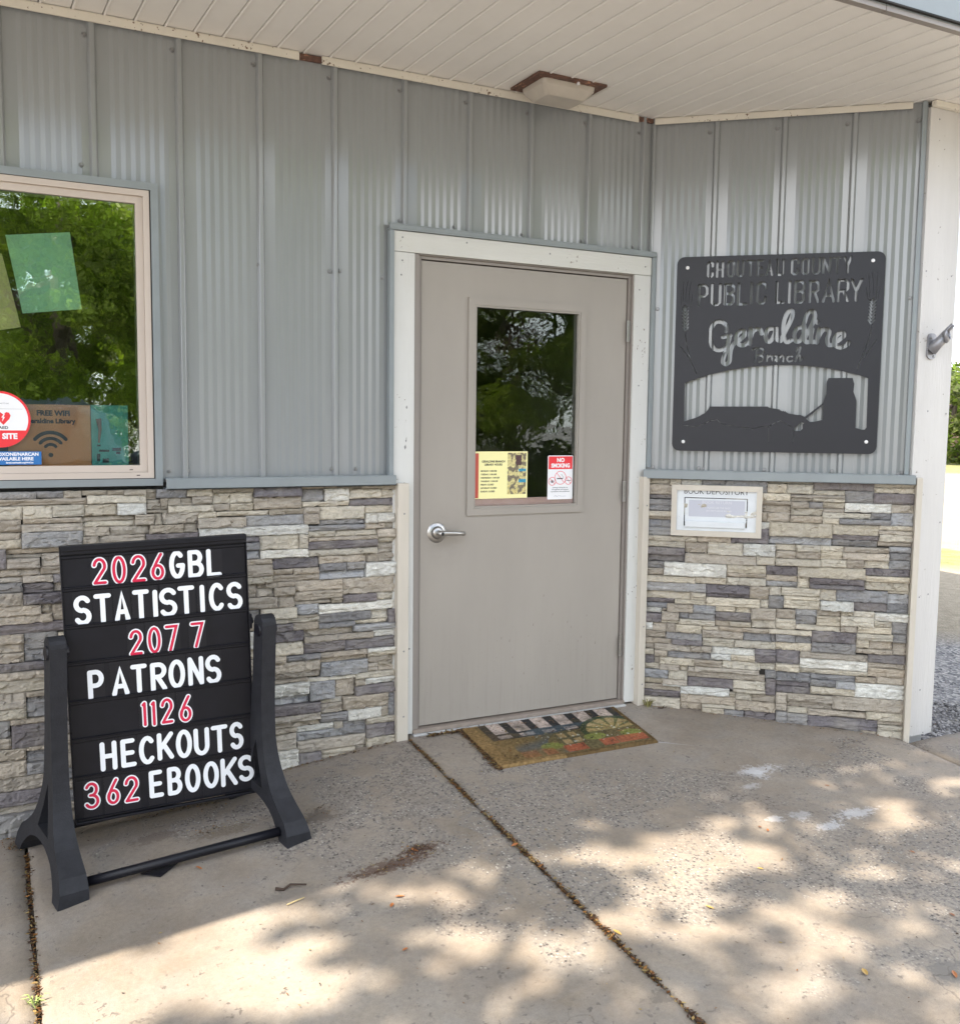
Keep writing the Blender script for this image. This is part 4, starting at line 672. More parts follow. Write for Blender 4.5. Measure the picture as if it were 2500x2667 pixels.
lv.tube([(.070, -.052, .855), (.10, -.054, .856), (.15, -.053, .854), (.192, -.050, .851), (.196, -.040, .851)], [.0115, .012, .0105, .010, .009], 12); lv.build('lever', M['steel'], ho, True)
MB().disc((.081, -.0655, .855), .0075, h=.0008, seg=12).build('keyhole', M['dark'], ho)
sm = MB(); rs = random.Random(4)
for _ in range(34):
    x = rs.uniform(.35, .95); z = rs.gauss(.25, .14)
    if z < .02: continue
    l = rs.uniform(.002, .014); sm.prism([[(x, z), (x+l*.3, z+.001), (x+l*.4, z+l), (x+l*.1, z+l*.8)]], -.0012, -.0015)
fixn(sm.build('scuff', worn('scuff_mark', (.25, .22, .20), .6), dr))

# ------------------------------------------------------------------ window
win = thing('window', 'fixed window in a tan vinyl frame at the left edge, reflecting trees', 'window')
WX0 = -2.86
def Ring(xa, xb, za, zb, w, y0, y1, m, name, par):
    b = MB().prism([[(xa, za), (xb, za), (xb, zb), (xa, zb)], [(xa+w, za+w), (xb-w, za+w), (xb-w, zb-w), (xa+w, zb-w)]], y0, y1); return fixn(b.build(name, m, par))
Ring(WX0, -1.0865, 1.0885, 2.2145, .0265, .0, -.042, M['flash'], 'window_flashing', win)
Ring(WX0+.031, -1.1175, 1.1175, 2.1865, .022, .05, -.036, M['winframe'], 'outer_frame', win)
Ring(WX0+.0535, -1.1400, 1.1400, 2.1640, .026, .05, -.024, M['winframe'], 'sash', win)
Ring(WX0+.028, -1.1145, 1.1145, 2.1895, .0028, .05, -.0365, M['dark'], 'seal', win)
GWX1, GWZ0, GWZ1 = -1.168, 1.168, 2.136
MB().box(WX0+.08, GWX1, -.012, -.007, GWZ0, GWZ1).build('glass_pane', M['glass'], win)
wd = MB()
for x, z in ((-1.175, 1.1285), (-1.200, 1.150)): wd.box(x-.006, x+.006, -.0365, -.0372, z-.0015, z+.0015)
wd.build('weep_hole', M['dark'], win)

# papers behind the window glass
def sheet(name, lab, cat, poly, y, m, th=.001):
    o = MB().prism([poly], y, y+th).build(name, m); fixn(o); return tag(o, lab, cat)
sheet('paper_sheet', 'mint green sheet of paper taped inside the window pane', 'paper', [(-1.602, 1.986), (-1.554, 1.714), (-1.356, 1.742), (-1.390, 2.016)], .004, M['paper_g'])
sheet('paper_sheet', 'buff sheet of paper at the left edge of the window pane', 'paper', [(-1.83, 1.93), (-1.78, 1.62), (-1.561, 1.665), (-1.615, 1.92)], .004, M['paper_b'])
wf = thing('wifi_poster', 'orange poster with a black wireless symbol inside the window', 'poster')
MB().box(-1.615, -1.336, .010, .011, 1.166, 1.39).build('poster_sheet', M['paper_o'], wf)
text('FREE WIFI', .026, -1.462, .0095, 1.350, M['ink'], wf, 'CENTER', .0012)
text('Geraldine Library', .0235, -1.472, .0095, 1.322, M['ink'], wf, 'CENTER', .0010)
wi = MB()
for r, w in ((.066, .013), (.044, .012), (.022, .011)): wi.stroke(arc(-1.474, 1.222, r*1.0, r, 142, 38, 12), w, .0094, .0090)
wi.stroke(arc(-1.474, 1.205, .004, .004, 0, 330, 8), .0085, .0094, .0090, True); fixn(wi.build('wifi_symbol', M['ink'], wf))
wt = thing('poster', 'teal poster beside the orange poster inside the window', 'poster')
MB().box(-1.333, -1.203, .010, .011, 1.163, 1.391).build('poster_sheet', M['paper_t'], wt)
pi = MB()
for (x, z, a, b) in [(-1.308, 1.24, .006, .003), (-1.29, 1.22, .018, .004), (-1.245, 1.225, .016, .006), (-1.24, 1.212, .008, .005), (-1.31, 1.195, .006, .014), (-1.285, 1.183, .011, .008)]: pi.box(x-a, x+a, .0094, .0098, z-b, z+b)
pi.build('printed_picture', M['ink'], wt)
MB().tube([(-1.307, .0092, 1.34), (-1.303, .0092, 1.30), (-1.308, .0092, 1.25)], [.010, .006, .003], 8).build('printed_figure', mat('figure_print', (.35, .22, .18), .7), wt)

ae = thing('defibrillator_sticker', 'round white and red AED site sticker on the window glass', 'sticker')
cx, cz_, r = -1.640, 1.334, .101
MB().prism([arc(cx, cz_, r, r, 0, 354, 59)], -.0125, -.0131).build('sticker_disc', M['paper_r'], ae)
pts = arc(cx, cz_, r*.92, r*.92, -25, 205, 46); MB().prism([pts], -.0132, -.0135).build('white_field', M['paper_w'], ae)
he = [(0, -.026), (.020, -.004), (.024, .008), (.019, .018), (.010, .020), (.0, .012), (-.010, .020), (-.019, .018), (-.024, .008), (-.020, -.004)]
MB().prism([[(cx+.012+a, cz_+.006+b) for a, b in he]], -.0136, -.0138).build('heart', M['paper_r'], ae)
MB().prism([[(cx+.012+a, cz_+.006+b) for a, b in [(.002, .014), (-.006, .0), (-.001, .001), (-.004, -.014), (.006, .003), (.001, .003), (.006, .014)]]], -.01385, -.0140).build('lightning_bolt', M['paper_w'], ae)
text('AED', .0135, cx+.012, -.0139, cz_-.034, M['ink'], ae, 'CENTER', .0003, sx=1.2)
text('ON SITE', .027, cx+.006, -.0136, cz_-.069, M['paper_w'], ae, 'CENTER', .0013)
MB().box(cx-.08, cx+.075, -.0136, -.0138, cz_+.037, cz_+.0378).build('rule_line', M['screw'], ae)
text('American Red Cross', .0075, cx+.0, -.0136, cz_+.055, M['screw'], ae, 'CENTER')
nx_ = thing('information_sticker', 'blue NALOXONE/NARCAN sticker under the round sticker on the window glass', 'sticker')
MB().box(-1.75, -1.507, -.0126, -.0130, 1.171, 1.219).build('sticker_sheet', M['blue'], nx_)
text('NALOXONE/NARCAN', .0165, -1.516, -.0131, 1.2035, M['paper_w'], nx_, 'RIGHT', .0006)
text('AVAILABLE HERE', .0165, -1.5335, -.0131, 1.187, M['paper_w'], nx_, 'RIGHT', .0006)
text('SaveLivesHealth.org/WeCan', .0078, -1.534, -.0131, 1.176, M['paper_w'], nx_, 'RIGHT', .0003)

# notices on the door glass
hn = thing('notice', 'yellow library hours notice with a photo strip, lower left of the door glass', 'notice')
nx0, nx1, nz0, nz1 = .2675, .545, .998, 1.213
MB().box(nx0, nx1, .0124, .0132, nz0, nz1).build('notice_sheet', M['paper_y'], hn)
MB().box(nx0+.006, nx0+.024, .0120, .0123, nz0+.004, nz1-.008).build('red_band', mat('dull_red_print', (.55, .09, .06), .6), hn)
text('GERALDINE BRANCH', .0130, .352+.015, .0121, 1.163, M['ink'], hn, 'CENTER', .0004, sx=.95)
text('LIBRARY HOURS', .0130, .352+.015, .0121, 1.149, M['ink'], hn, 'CENTER', .0004, sx=.95)
for k, s_ in enumerate(['MONDAY: 11:00-5:00', 'TUESDAY: 11:00-5:00', 'WEDNESDAY: 11:00-6:00', 'THURSDAY: 11:00-5:00', 'FRIDAY: CLOSED', 'SATURDAY: CLOSED', 'SUNDAY: CLOSED']):
    text(s_, .0098, .303, .0121, 1.121-k*.0155, M['ink'], hn, 'LEFT', .00025, sx=.9)
px0, px1, pz0, pz1 = .440, .538, 1.016, 1.207
n1, n2 = 26, 48; V = []; C = []
for j in range(n2+1):
    for i in range(n1+1):
        u = i/n1; v = j/n2; V.append((px0+(px1-px0)*u, .0120, pz0+(pz1-pz0)*v))
        a = noise.noise(Vector((u*5, v*9, 3))); b_ = noise.noise(Vector((u*22, v*40, 9)))
        c = (.62, .55, .26) if a > -.05 else (.20, .17, .12)
        if .45 < u < .75 and .70 < v < .95: c = (.10, .06, .06)
        if u > .6 and (.55 < v < .62 or .28 < v < .36): c = (.05, .28, .42)
        if v < .22 and a > .1: c = (.62, .52, .22)
        C.append(tuple(max(0, x*(1+b_*.9)) for x in c))
F = np.array([(j*(n1+1)+i, j*(n1+1)+i+1, (j+1)*(n1+1)+i+1, (j+1)*(n1+1)+i) for j in range(n2) for i in range(n1)])
link('photo_strip', fastmesh('photo_strip', np.array(V), F, M['print'], np.array(C)), hn)
ns = thing('no_smoking_sign', 'white and red NO SMOKING card on the door glass', 'sign')
sx0, sx1, sz0, sz1 = .654, .793, .986, 1.193
def rrect(x0, x1, z0, z1, r, n=5): return arc(x1-r, z1-r, r, r, 0, 90, n)+arc(x0+r, z1-r, r, r, 90, 180, n)+arc(x0+r, z0+r, r, r, 180, 270, n)+arc(x1-r, z0+r, r, r, 270, 360, n)
fixn(MB().prism([rrect(sx0, sx1, sz0, sz1, .006)], .0120, .0115).build('card', M['paper_w'], ns))
MB().box(sx0+.004, sx1-.004, .0113, .0110, sz1-.064, sz1-.004).build('red_panel', M['paper_r'], ns)
text('NO', .026, .7235, .0108, sz1-.030, M['paper_w'], ns, 'CENTER', .0012); text('SMOKING', .026, .7235, .0108, sz1-.056, M['paper_w'], ns, 'CENTER', .0012, sx=.88)
rg = MB()
for (x, z, r) in ((.7235, 1.088, .031), (.679, 1.072, .019), (.768, 1.074, .018)):
    rg.stroke(arc(x, z, r, r, 0, 350, 26), .0022, .0110, .0107, True)
rg.stroke([(.7035, 1.110), (.744, 1.066)], .0022, .0106, .0104); rg.stroke([(.667, 1.085), (.691, 1.060)], .0018, .0106, .0104); rg.stroke([(.757, 1.087), (.779, 1.062)], .0018, .0106, .0104)
fixn(rg.build('prohibition_ring', M['paper_r'], ns))
cg = MB().box(.704, .737, .0105, .0103, 1.082, 1.0865).box(.755, .781, .0105, .0103, 1.0735, 1.0755)
for a in (20, 55, 90, 125, 160): cg.stroke([(.679, 1.066), (.679+.011*math.cos(R(a)), 1.066+.013*math.sin(R(a)))], .0022, .0105, .0103)
cg.stroke(smooth([(.741, 1.086), (.737, 1.094), (.733, 1.099), (.728, 1.104)]), .0012, .0105, .0103)
fixn(cg.build('cigarette_symbol', M['ink'], ns))
for k, s_ in enumerate(['Smoking, including the use', 'of e-cigarettes and marijuana,', 'is prohibited in this establishment']): text(s_, .0078, .7235, .0112, 1.040-k*.0095, M['ink'], ns, 'CENTER')
MB().stroke(smooth([(.69, 1.000), (.70, 1.005), (.705, .999), (.715, 1.004), (.73, 1.001), (.755, 1.001)]), .0007, .0112, .0110).build('signature', M['ink'], ns)

# room behind the panes
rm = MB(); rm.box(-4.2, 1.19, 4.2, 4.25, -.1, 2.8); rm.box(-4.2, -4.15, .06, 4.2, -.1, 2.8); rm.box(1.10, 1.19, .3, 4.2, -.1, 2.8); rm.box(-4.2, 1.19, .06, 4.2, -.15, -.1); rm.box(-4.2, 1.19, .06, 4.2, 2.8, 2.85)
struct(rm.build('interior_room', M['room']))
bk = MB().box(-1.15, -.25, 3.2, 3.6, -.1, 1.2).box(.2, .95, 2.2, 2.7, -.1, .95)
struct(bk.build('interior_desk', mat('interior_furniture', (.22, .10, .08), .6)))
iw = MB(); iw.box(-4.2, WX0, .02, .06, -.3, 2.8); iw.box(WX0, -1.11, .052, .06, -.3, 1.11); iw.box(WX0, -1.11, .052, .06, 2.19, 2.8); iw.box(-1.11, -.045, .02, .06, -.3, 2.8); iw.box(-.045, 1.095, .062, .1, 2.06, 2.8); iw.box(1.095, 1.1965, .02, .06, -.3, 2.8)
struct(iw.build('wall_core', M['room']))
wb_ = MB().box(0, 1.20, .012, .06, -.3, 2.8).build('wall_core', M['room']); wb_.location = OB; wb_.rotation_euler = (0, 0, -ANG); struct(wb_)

# ------------------------------------------------------------------ soffit, fascia, roof
sf = thing('porch_soffit', 'cream soffit of narrow grooved boards over the entrance', 'soffit')
G = .0458; ux, uy = math.sin(G), -math.cos(G)
Lb = 1.40
def board_mesh(L, wid=.1057):
    b = MB(); w = wid
    prof = [(0.0035, .0), (.0065, -.0045), (.0115, -.0045), (.0145, .0), (w-.0005, .0), (w-.0005, .010), (.0035, .010)]
    b.prism([prof], 0, L, lambda a, c, t: (a, -t, c)); return b
m0 = None
for i in range(-26, 52):
    x = -1.3745+.1057*i
    if m0 is None: b = board_mesh(Lb+.02); m0 = fixn(b.build('soffit_board', M['soffit'], sf)); o = m0
    else: o = m0.copy(); COL.objects.link(o); o.parent = sf
    o.location = (x+.0005, .042, 2.7915); o.rotation_euler = (0, 0, G)
MB().box(-4.4, 4.6, -1.40, .05, 2.806, 2.812).build('soffit_backing', M['dark'], sf)
for x0, x1, lab in ((-4.2, -.5395, 'cream trim strip with rust specks under the soffit, left piece above the window'), (-.447, 1.092, 'cream trim strip with rust specks under the soffit above the door')):
    tag(MB().box(x0, x1, -.0225, -.030, 2.757, 2.785, .001).box(x0, x1, -.004, -.030, 2.7852, 2.7885, .0005).build('soffit_trim', M['soffittrim']), lab, 'trim strip')
t2 = thing('soffit_trim', 'cream trim strip with rust specks above the dark metal sign', 'trim strip', OB, -ANG)
MB().box(.010, 1.145, -.0225, -.030, 2.760, 2.785, .001).box(.010, 1.145, -.004, -.030, 2.7852, 2.7885, .0005).build('strip', M['soffittrim'], t2)
tag(MB().box(-.5395, -.447, -.007, -.020, 2.764, 2.787).box(1.092, 1.19, -.008, -.020, 2.768, 2.787).build('rusty_channel', M['rust']), 'rusty brown channel showing in the gap of the soffit trim', 'channel')
# porch lamp
lp = thing('porch_lamp', 'square brown porch lamp with a frosted tray on the soffit', 'ceiling lamp', (.560, -.178, 2.7905), .02)
b = MB().prism([[(-.170, -.120), (.170, -.120), (.170, .120), (-.170, .120)]], 0, -.010, lambda a, c, t: (a, c, t)); fixn(b.build('base_plate', M['rust'], lp))
bm_ = MB(); top = rrect(-.132, .132, -.094, .094, .02); bot = rrect(-.100, .100, -.066, .066, .02); n = len(top)
bm_.add([(x, y, -.0105) for x, y in top]+[(x, y, -.016) for x, y in top]+[(x*.92+bx*.08, y*.92+by*.08, -.030) for (x, y), (bx, by) in zip(top, bot)]+[(x, y, -.062) for x, y in bot]+[(x*.93, y*.93, -.066) for x, y in bot],
        [(r_*n+k, r_*n+(k+1) % n, (r_+1)*n+(k+1) % n, (r_+1)*n+k) for r_ in range(4) for k in range(n)]+[tuple(4*n+k for k in range(n))])
fixn(bm_.build('diffuser_tray', M['lens'], lp))
MB().tube([(.03, -.108, -.010), (.03, -.108, -.020)], [.006, .0075], 10).build('cap_nut', M['bolt'], lp)

fa = thing('fascia', 'blue grey metal fascia along the porch roof edge', 'fascia')
for x0, x1 in ((-6.0, -1.9), (-1.897, 1.148), (1.151, 5.2)):
    MB().box(x0, x1, -1.361, -1.388, 2.784, 2.8015, .001).build('drip_edge', M['frame'], fa); MB().box(x0, x1, -1.361, -1.387, 2.802, 3.02, .001).build('fascia_piece', M['flash'], fa)
rf = MB(); rf.prism([[(-1.42, 3.02), (-1.42, 3.035), (4.3, 4.0), (9, 3.1), (9, 2.9), (4.3, 3.8)]], -6.0, 5.2, lambda a, c, t: (t, a, c)); 
tag(fixn(rf.build('roof', M['roofmetal'])), 'low metal roof of the library over the porch', 'roof')

# ------------------------------------------------------------------ corner post
po = thing('corner_post', 'white painted corner post boards at the right end of the wall', 'post')
gpost = gz(2.1, -.8)-.03
def slant(x0, x1, y0, y1, name, m):
    b = MB(); b.prism([[(x0, gz(x0, y0)-.02), (x1, gz(x1, y0)-.015), (x1, 2.765), (x0, 2.765)]], y0, y1); return fixn(b.build(name, M['post'], po))
slant(2.1075, 2.2865, -.8150, -.70, 'post_board', M['trim']); slant(2.2885, 2.338, -.8130, -.30, 'post_board', M['trim'])
MB().box(2.115, 2.33, -.765, 5., -.3, 2.79).build('post_core', M['trim'], po)
MB().box(2.1075, 3.2, -.817, -.842, 2.765, 2.7895, .001).build('top_trim', M['soffittrim'], po)
nb2 = None
for (x, z) in [(2.165, 2.72), (2.29+.02, 2.70), (2.13, 2.05), (2.30, 2.04), (2.19, 1.42), (2.315, 1.41), (2.16, .95), (2.20, .55), (2.26, .56), (2.315, .9), (2.15, .12), (2.24, .10), (2.13, -.04)]:
    if nb2 is None: nb2 = MB().disc((0, 0, 0), .0045, h=.0008, seg=8).build('nail_head', M['screw'], po); o = nb2
    else: o = nb2.copy(); COL.objects.link(o); o.parent = po
    o.location = (x, -.8155, z)

# flag pole bracket
fb = thing('flagpole_bracket', 'empty cast metal flagpole bracket screwed to the white post', 'flagpole bracket', (2.185, -.816, 1.715), 0)
fixn(MB().prism([rrect(-.028, .028, -.058, .058, .022)], 0, -.008).build('back_plate', M['alu'], fb))
d = Vector((.28, -.62, .73)).normalized(); a = Vector((0, -.010, -.012)); tb = MB()
sideA = d.cross(Vector((0, 0, 1))).normalized(); upA = sideA.cross(d)
seg = 18; rings = []
for t, r in ((-.01, .024), (.03, .020), (.075, .0195)):
    rings.append([a+d*t+(sideA*math.cos(2*math.pi*k/seg)+upA*math.sin(2*math.pi*k/seg))*r for k in range(seg)])
tb.add([v for q in rings for v in q], [(i*seg+k, i*seg+(k+1) % seg, (i+1)*seg+(k+1) % seg, (i+1)*seg+k) for i in range(2) for k in range(seg)])
tb.add([v-(v-(a+d*t_))*.18 for q, t_ in zip(rings, (-.01, .03, .075)) for v in q], [(i*seg+k, (i+1)*seg+k, (i+1)*seg+(k+1) % seg, i*seg+(k+1) % seg) for i in range(2) for k in range(seg)])
# upper half shell that reaches further, and the ring loop below it
arcs = []
for t in (.075, .13):
    arcs.append([a+d*t+(sideA*math.cos(R(20+140*k/8))+upA*math.sin(R(20+140*k/8)))*r for r in (.0195, .0165) for k in range(9)])
tb.add([v for q in arcs for v in q], [(k, k+1, 18+k+1, 18+k) for k in range(8)]+[(9+k+1, 9+k, 27+k, 27+k+1) for k in range(8)]+[(18+k, 18+k+1, 27+k+1, 27+k) for k in range(8)])
loop = [a+d*(.085+.018*math.sin(R(an)))+(sideA*math.cos(R(an))+upA*math.sin(R(an)))*.024 for an in range(150, 395, 15)]
tb2 = []
for p_, an in zip(loop, range(150, 395, 15)): tb2 += [p_-d*.011, p_+d*.011]
tb.add(tb2, [(2*i, 2*i+2, 2*i+3, 2*i+1) for i in range(len(loop)-1)])
so = tb.build('pole_socket', M['alu'], fb, True); md = so.modifiers.new('solid', 'SOLIDIFY'); md.thickness = .0035
for x, z in ((-.010, .038), (.012, -.045)): MB().disc((x, -.008, z), .0065, h=.003, seg=12, dome=.001).build('bracket_screw', M['screw'], fb)

# ------------------------------------------------------------------ library sign plate (cut-outs are real holes)
sg = thing('library_sign', 'square dark grey metal library sign with cut-out lettering and grain elevator', 'sign', OB, -ANG)
Y0, Y1 = -.0300, -.0335
plate = MB().prism([rrect(.134, 1.062, 1.219, 2.139, .035)], Y0, Y1); pl = fixn(plate.build('sign_plate', M['plate'], sg))
cut = MB(); CY0, CY1 = -.024, -.040
kk = [0]
def cs(pts, w, closed=False):
    kk[0] += 1; e = kk[0]*.00003
    cut.stroke([(x/1000, z/1000) for x, z in pts], w/1000, CY0+e, CY1-e, closed)
def cp(pts):
    kk[0] += 1; e = kk[0]*.00003; cut.prism([[(x/1000, z/1000) for x, z in pts]], CY0+e, CY1-e)
def glyph(ch, x0, x1, zt, zb, w):
    h = w/2; X0, X1, ZT, ZB = x0+h, x1-h, zt-h, zb+h; W = X1-X0; H = ZT-ZB; P = lambda u, v: (X0+u*W, ZB+v*H); S = []
    r = .30; q = .30*W/H if H else .2
    if ch == 'C': S = [[P(1, .72), P(1, 1-q), P(1-r, 1), P(r, 1), P(0, 1-q), P(0, q), P(r, 0), P(1-r, 0), P(1, q), P(1, .28)]]
    elif ch == 'H': S = [[P(0, 0), P(0, 1)], [P(1, 0), P(1, 1)], [P(0, .5), P(1, .5)]]
    elif ch == 'O': S = [[P(.36, 1), P(r, 1), P(0, 1-q), P(0, q), P(r, 0), P(.36, 0)], [P(.64, 1), P(1-r, 1), P(1, 1-q), P(1, q), P(1-r, 0), P(.64, 0)]]
    elif ch == 'U': S = [[P(0, 1), P(0, q), P(r, 0), P(1-r, 0), P(1, q), P(1, 1)]]
    elif ch == 'T': S = [[P(0, 1), P(1, 1)], [P(.5, 1), P(.5, 0)]]
    elif ch == 'E': S = [[P(0, 0), P(0, 1)], [P(0, 1), P(1, 1)], [P(0, .52), P(.8, .52)], [P(0, 0), P(1, 0)]]
    elif ch == 'A': S = [[P(0, 0), P(.5, 1), P(1, 0)], [P(.18, .27), P(.66, .27)]]
    elif ch == 'N': S = [[P(0, 0), P(0, 1)], [P(0, 1), P(1, 0)], [P(1, 0), P(1, 1)]]
    elif ch == 'Y': S = [[P(0, 1), P(.5, .45)], [P(1, 1), P(.5, .45)], [P(.5, .45), P(.5, 0)]]
    elif ch == 'P': S = [[P(0, 0), P(0, 1)], [P(.25, 1), P(1-r, 1), P(1, 1-q), P(1, .45+q), P(1-r, .45), P(0, .45)]]
    elif ch == 'B': S = [[P(0, 0), P(0, 1)], [P(.28, 1), P(1-r, 1), P(1, 1-q), P(1, .53+q), P(1-r, .53), P(0, .53)], [P(1-r, .53), P(1, .53-q), P(1, q), P(1-r, 0), P(.28, 0)]]
    elif ch == 'L': S = [[P(0, 1), P(0, 0), P(1, 0)]]
    elif ch == 'I': S = [[P(.5, 1), P(.5, 0)]]
    elif ch == 'R': S = [[P(0, 0), P(0, 1)], [P(.25, 1), P(1-r, 1), P(1, 1-q), P(1, .48+q), P(1-r, .48), P(0, .48)], [P(.55, .48), P(1, 0)]]
    return S
for ch, x0, x1, zt, zb in T['box']:
    for s_ in glyph(ch, x0, x1, zt, zb, 11): cs(s_, 10.8 if zt > 2060 else 12.8)
for s_ in T['script']: cs(smooth(s_, 4), 20)
for s_ in T['branch']: cs(smooth(s_, 3), 8.8)
cp(T['main']); cp(T['tri']); cp(T['sq'])
for s_ in T['slit']: cs(s_, 2.6)
for s_ in T['stem']: cs(smooth(s_, 3), 4.2)
for s_ in T['awn']: cs(smooth(s_, 2) if len(s_) > 2 else s_, 1.6)
for (a_, b_) in T['ear']:
    A_ = Vector(a_); B_ = Vector(b_); D_ = (B_-A_); L_ = D_.length; D_.normalize(); Nn = Vector((-D_.y, D_.x))
    cs([tuple(A_+D_*4), tuple(A_+D_*16)], 10)
    for k in range(7):
        c_ = A_+D_*(14+k*(L_-24)/7)
        for sgn in (-1, 1):
            p0 = c_+D_*13+Nn*sgn*1.5; p1 = c_-D_*3+Nn*sgn*12.5
            cs([tuple(p0), tuple(p1)], 7.4)
co = fixn(cut.build('cutter', M['plate'])); co.location = OB; co.rotation_euler = (0, 0, -ANG)
bo = pl.modifiers.new('cut', 'BOOLEAN'); bo.operation = 'DIFFERENCE'; bo.object = co; bo.solver = 'EXACT'; bo.use_self = True
bpy.context.view_layer.update(); dg = bpy.context.evaluated_depsgraph_get(); nm = bpy.data.meshes.new_from_object(pl.evaluated_get(dg)); pl.modifiers.clear(); pl.data = nm; bpy.data.objects.remove(co)
print('sign plate polys', len(nm.polygons))
for x, z in T['hole']:
    b = MB().disc((x/1000, -.0338, z/1000), .0085, h=.002, seg=14, dome=.0015); b.tube([(x/1000, -.029, z/1000), (x/1000, -.004, z/1000)], .006, 8); b.build('mounting_bolt', M['bolt'], sg)

# ------------------------------------------------------------------ book depository
bd = thing('book_depository', 'white metal book return slot in a beige frame set in the stone', 'book return', OB, -ANG)
q0, q1, q2, q3 = .142, .564, .810, 1.056; fw = .026
for name, poly in (('frame_rail', [(q0, q3), (q1, q3), (q1-fw, q3-fw), (q0+fw, q3-fw)]), ('frame_rail', [(q0, q2), (q1, q2), (q1-fw, q2+fw), (q0+fw, q2+fw)]), ('frame_rail', [(q0, q2+.0008), (q0, q3-.0008), (q0+fw-.0006, q3-fw), (q0+fw-.0006, q2+fw)]), ('frame_rail', [(q1, q2+.0008), (q1, q3-.0008), (q1-fw+.0006, q3-fw), (q1-fw+.0006, q2+fw)])):
    fixn(MB().prism([poly], -.03, -.068).build(name, M['winframe'] if 0 else M['jamb'], bd))
ax0, ax1, az0, az1 = .202, .498, .866, .996
fixn(MB().prism([[(q0+.01, q2+.01), (q1-.01, q2+.01), (q1-.01, q3-.01), (q0+.01, q3-.01)], [(ax0, az0-.01), (ax1, az0-.01), (ax1, az1), (ax0, az1)]], -.03, -.056).build('face_plate', M['boxwhite'], bd))
MB().box(ax0-.004, ax1+.004, -.030, -.034, az0-.014, az1+.004).build('slot_shadow', M['dark'], bd)
MB().box(ax0+.004, ax1-.004, -.036, -.052, az0+.012, az1-.004, .001).build('flap', M['boxwhite'], bd)
MB().box(ax0+.006, ax1-.008, -.050, -.068, az0-.014, az0+.016, .003).build('pull_bar', M['boxwhite'], bd)
MB().box(ax0+.022, ax1-.012, -.0525, -.0530, az0+.038, az1-.012).build('faded_label', mat('faded_label', (.50, .51, .57), .5), bd)
text('BOOK RETURN', .020, .355, -.0534, .967, mat('faint_ink', (.62, .62, .66), .5), bd, 'CENTER', .0003)
text('PLEASE USE THE SLOT', .011, .365, -.0534, .944, mat('faint_ink', (.72, .72, .74), .5), bd, 'CENTER')
text('DO NOT LEAVE BOOKS', .011, .365, -.0534, .930, mat('faint_ink', (.72, .72, .74), .5), bd, 'CENTER')
text('BOOK DEPOSITORY', .0345, .350, -.0564, 1.0135, M['ink'], bd, 'CENTER', 0, sx=.97)

# ------------------------------------------------------------------ message board
mb = thing('message_board', 'black swinging message board with white and red letters on the pavement', 'message board', (-1.15, -.36, gz(-1.15, -.36)))
MB0 = Vector(mb.location)
TL = Vector((-1.458, -.350, .910)); TR = Vector((-.846, -.358, .9275)); BRp = Vector((-.824, -.362, -.030)); BL = Vector((-1.449, -.356, -.062))
# panel frame: right, up, out
o0 = (BL+BRp)/2; rt = ((TR-TL)+(BRp-BL)).normalized(); upv = (((TL+TR)/2)-o0); PH = upv.length; upv.normalize(); out = rt.cross(upv)*1; out = -out if out.y > 0 else out
out.normalize(); PW = ((TR-TL).length+(BRp-BL).length)/2
Mx = Matrix(((rt.x, -out.x, upv.x, o0.x-MB0.x), (rt.y, -out.y, upv.y, o0.y-MB0.y), (rt.z, -out.z, upv.z, o0.z-MB0.z), (0, 0, 0, 1)))
def onpanel(o): o.matrix_local = Mx; return o
hw = PW/2
pn = MB().box(-hw, hw, -.012, .012, 0, PH, .001); panel = onpanel(pn.build('panel', M['black'], mb))
tr = T['track']
zt_ = [t*PH for t in tr]
# moulded tracks: every row is a shallow channel with a lip along its lower edge
for k in range(7):
    z1 = zt_[k]; z0 = zt_[k+1]
    b = MB(); prof = [(-.012, z0+.001), (-.0215, z0+.001), (-.0215, z0+.0042), (-.0175, z0+.0052), (-.0165, z0+.004), (-.0135, z0+.004), (-.0135, z1-.011), (-.0185, z1-.008), (-.0185, z1-.001), (-.012, z1-.001)]
    b.prism([prof], -hw+.001, hw-.001, lambda a, c, t: (t, a, c)); onpanel(fixn(b.build('letter_track', M['black'], mb)))
b = MB().box(-hw, hw, -.0125, -.024, zt_[0]+.004, PH-.001, .003).box(-hw, hw, -.0125, -.029, PH-.018, PH+.001, .002); onpanel(b.build('header_rail', M['black'], mb))
b = MB().box(-hw, hw, -.0125, -.020, .002, zt_[7]-.002, .002) if zt_[7] > .01 else MB().box(-hw, hw, -.013, -.026, -.010, -.001, .002); onpanel(b.build('bottom_rail', M['black'], mb))
for q_ in (-1, 1): onpanel(MB().box(q_*(hw+.0005), q_*(hw+.004), -.024, .012, 0, PH, .001).build('side_edge', M['black'], mb))
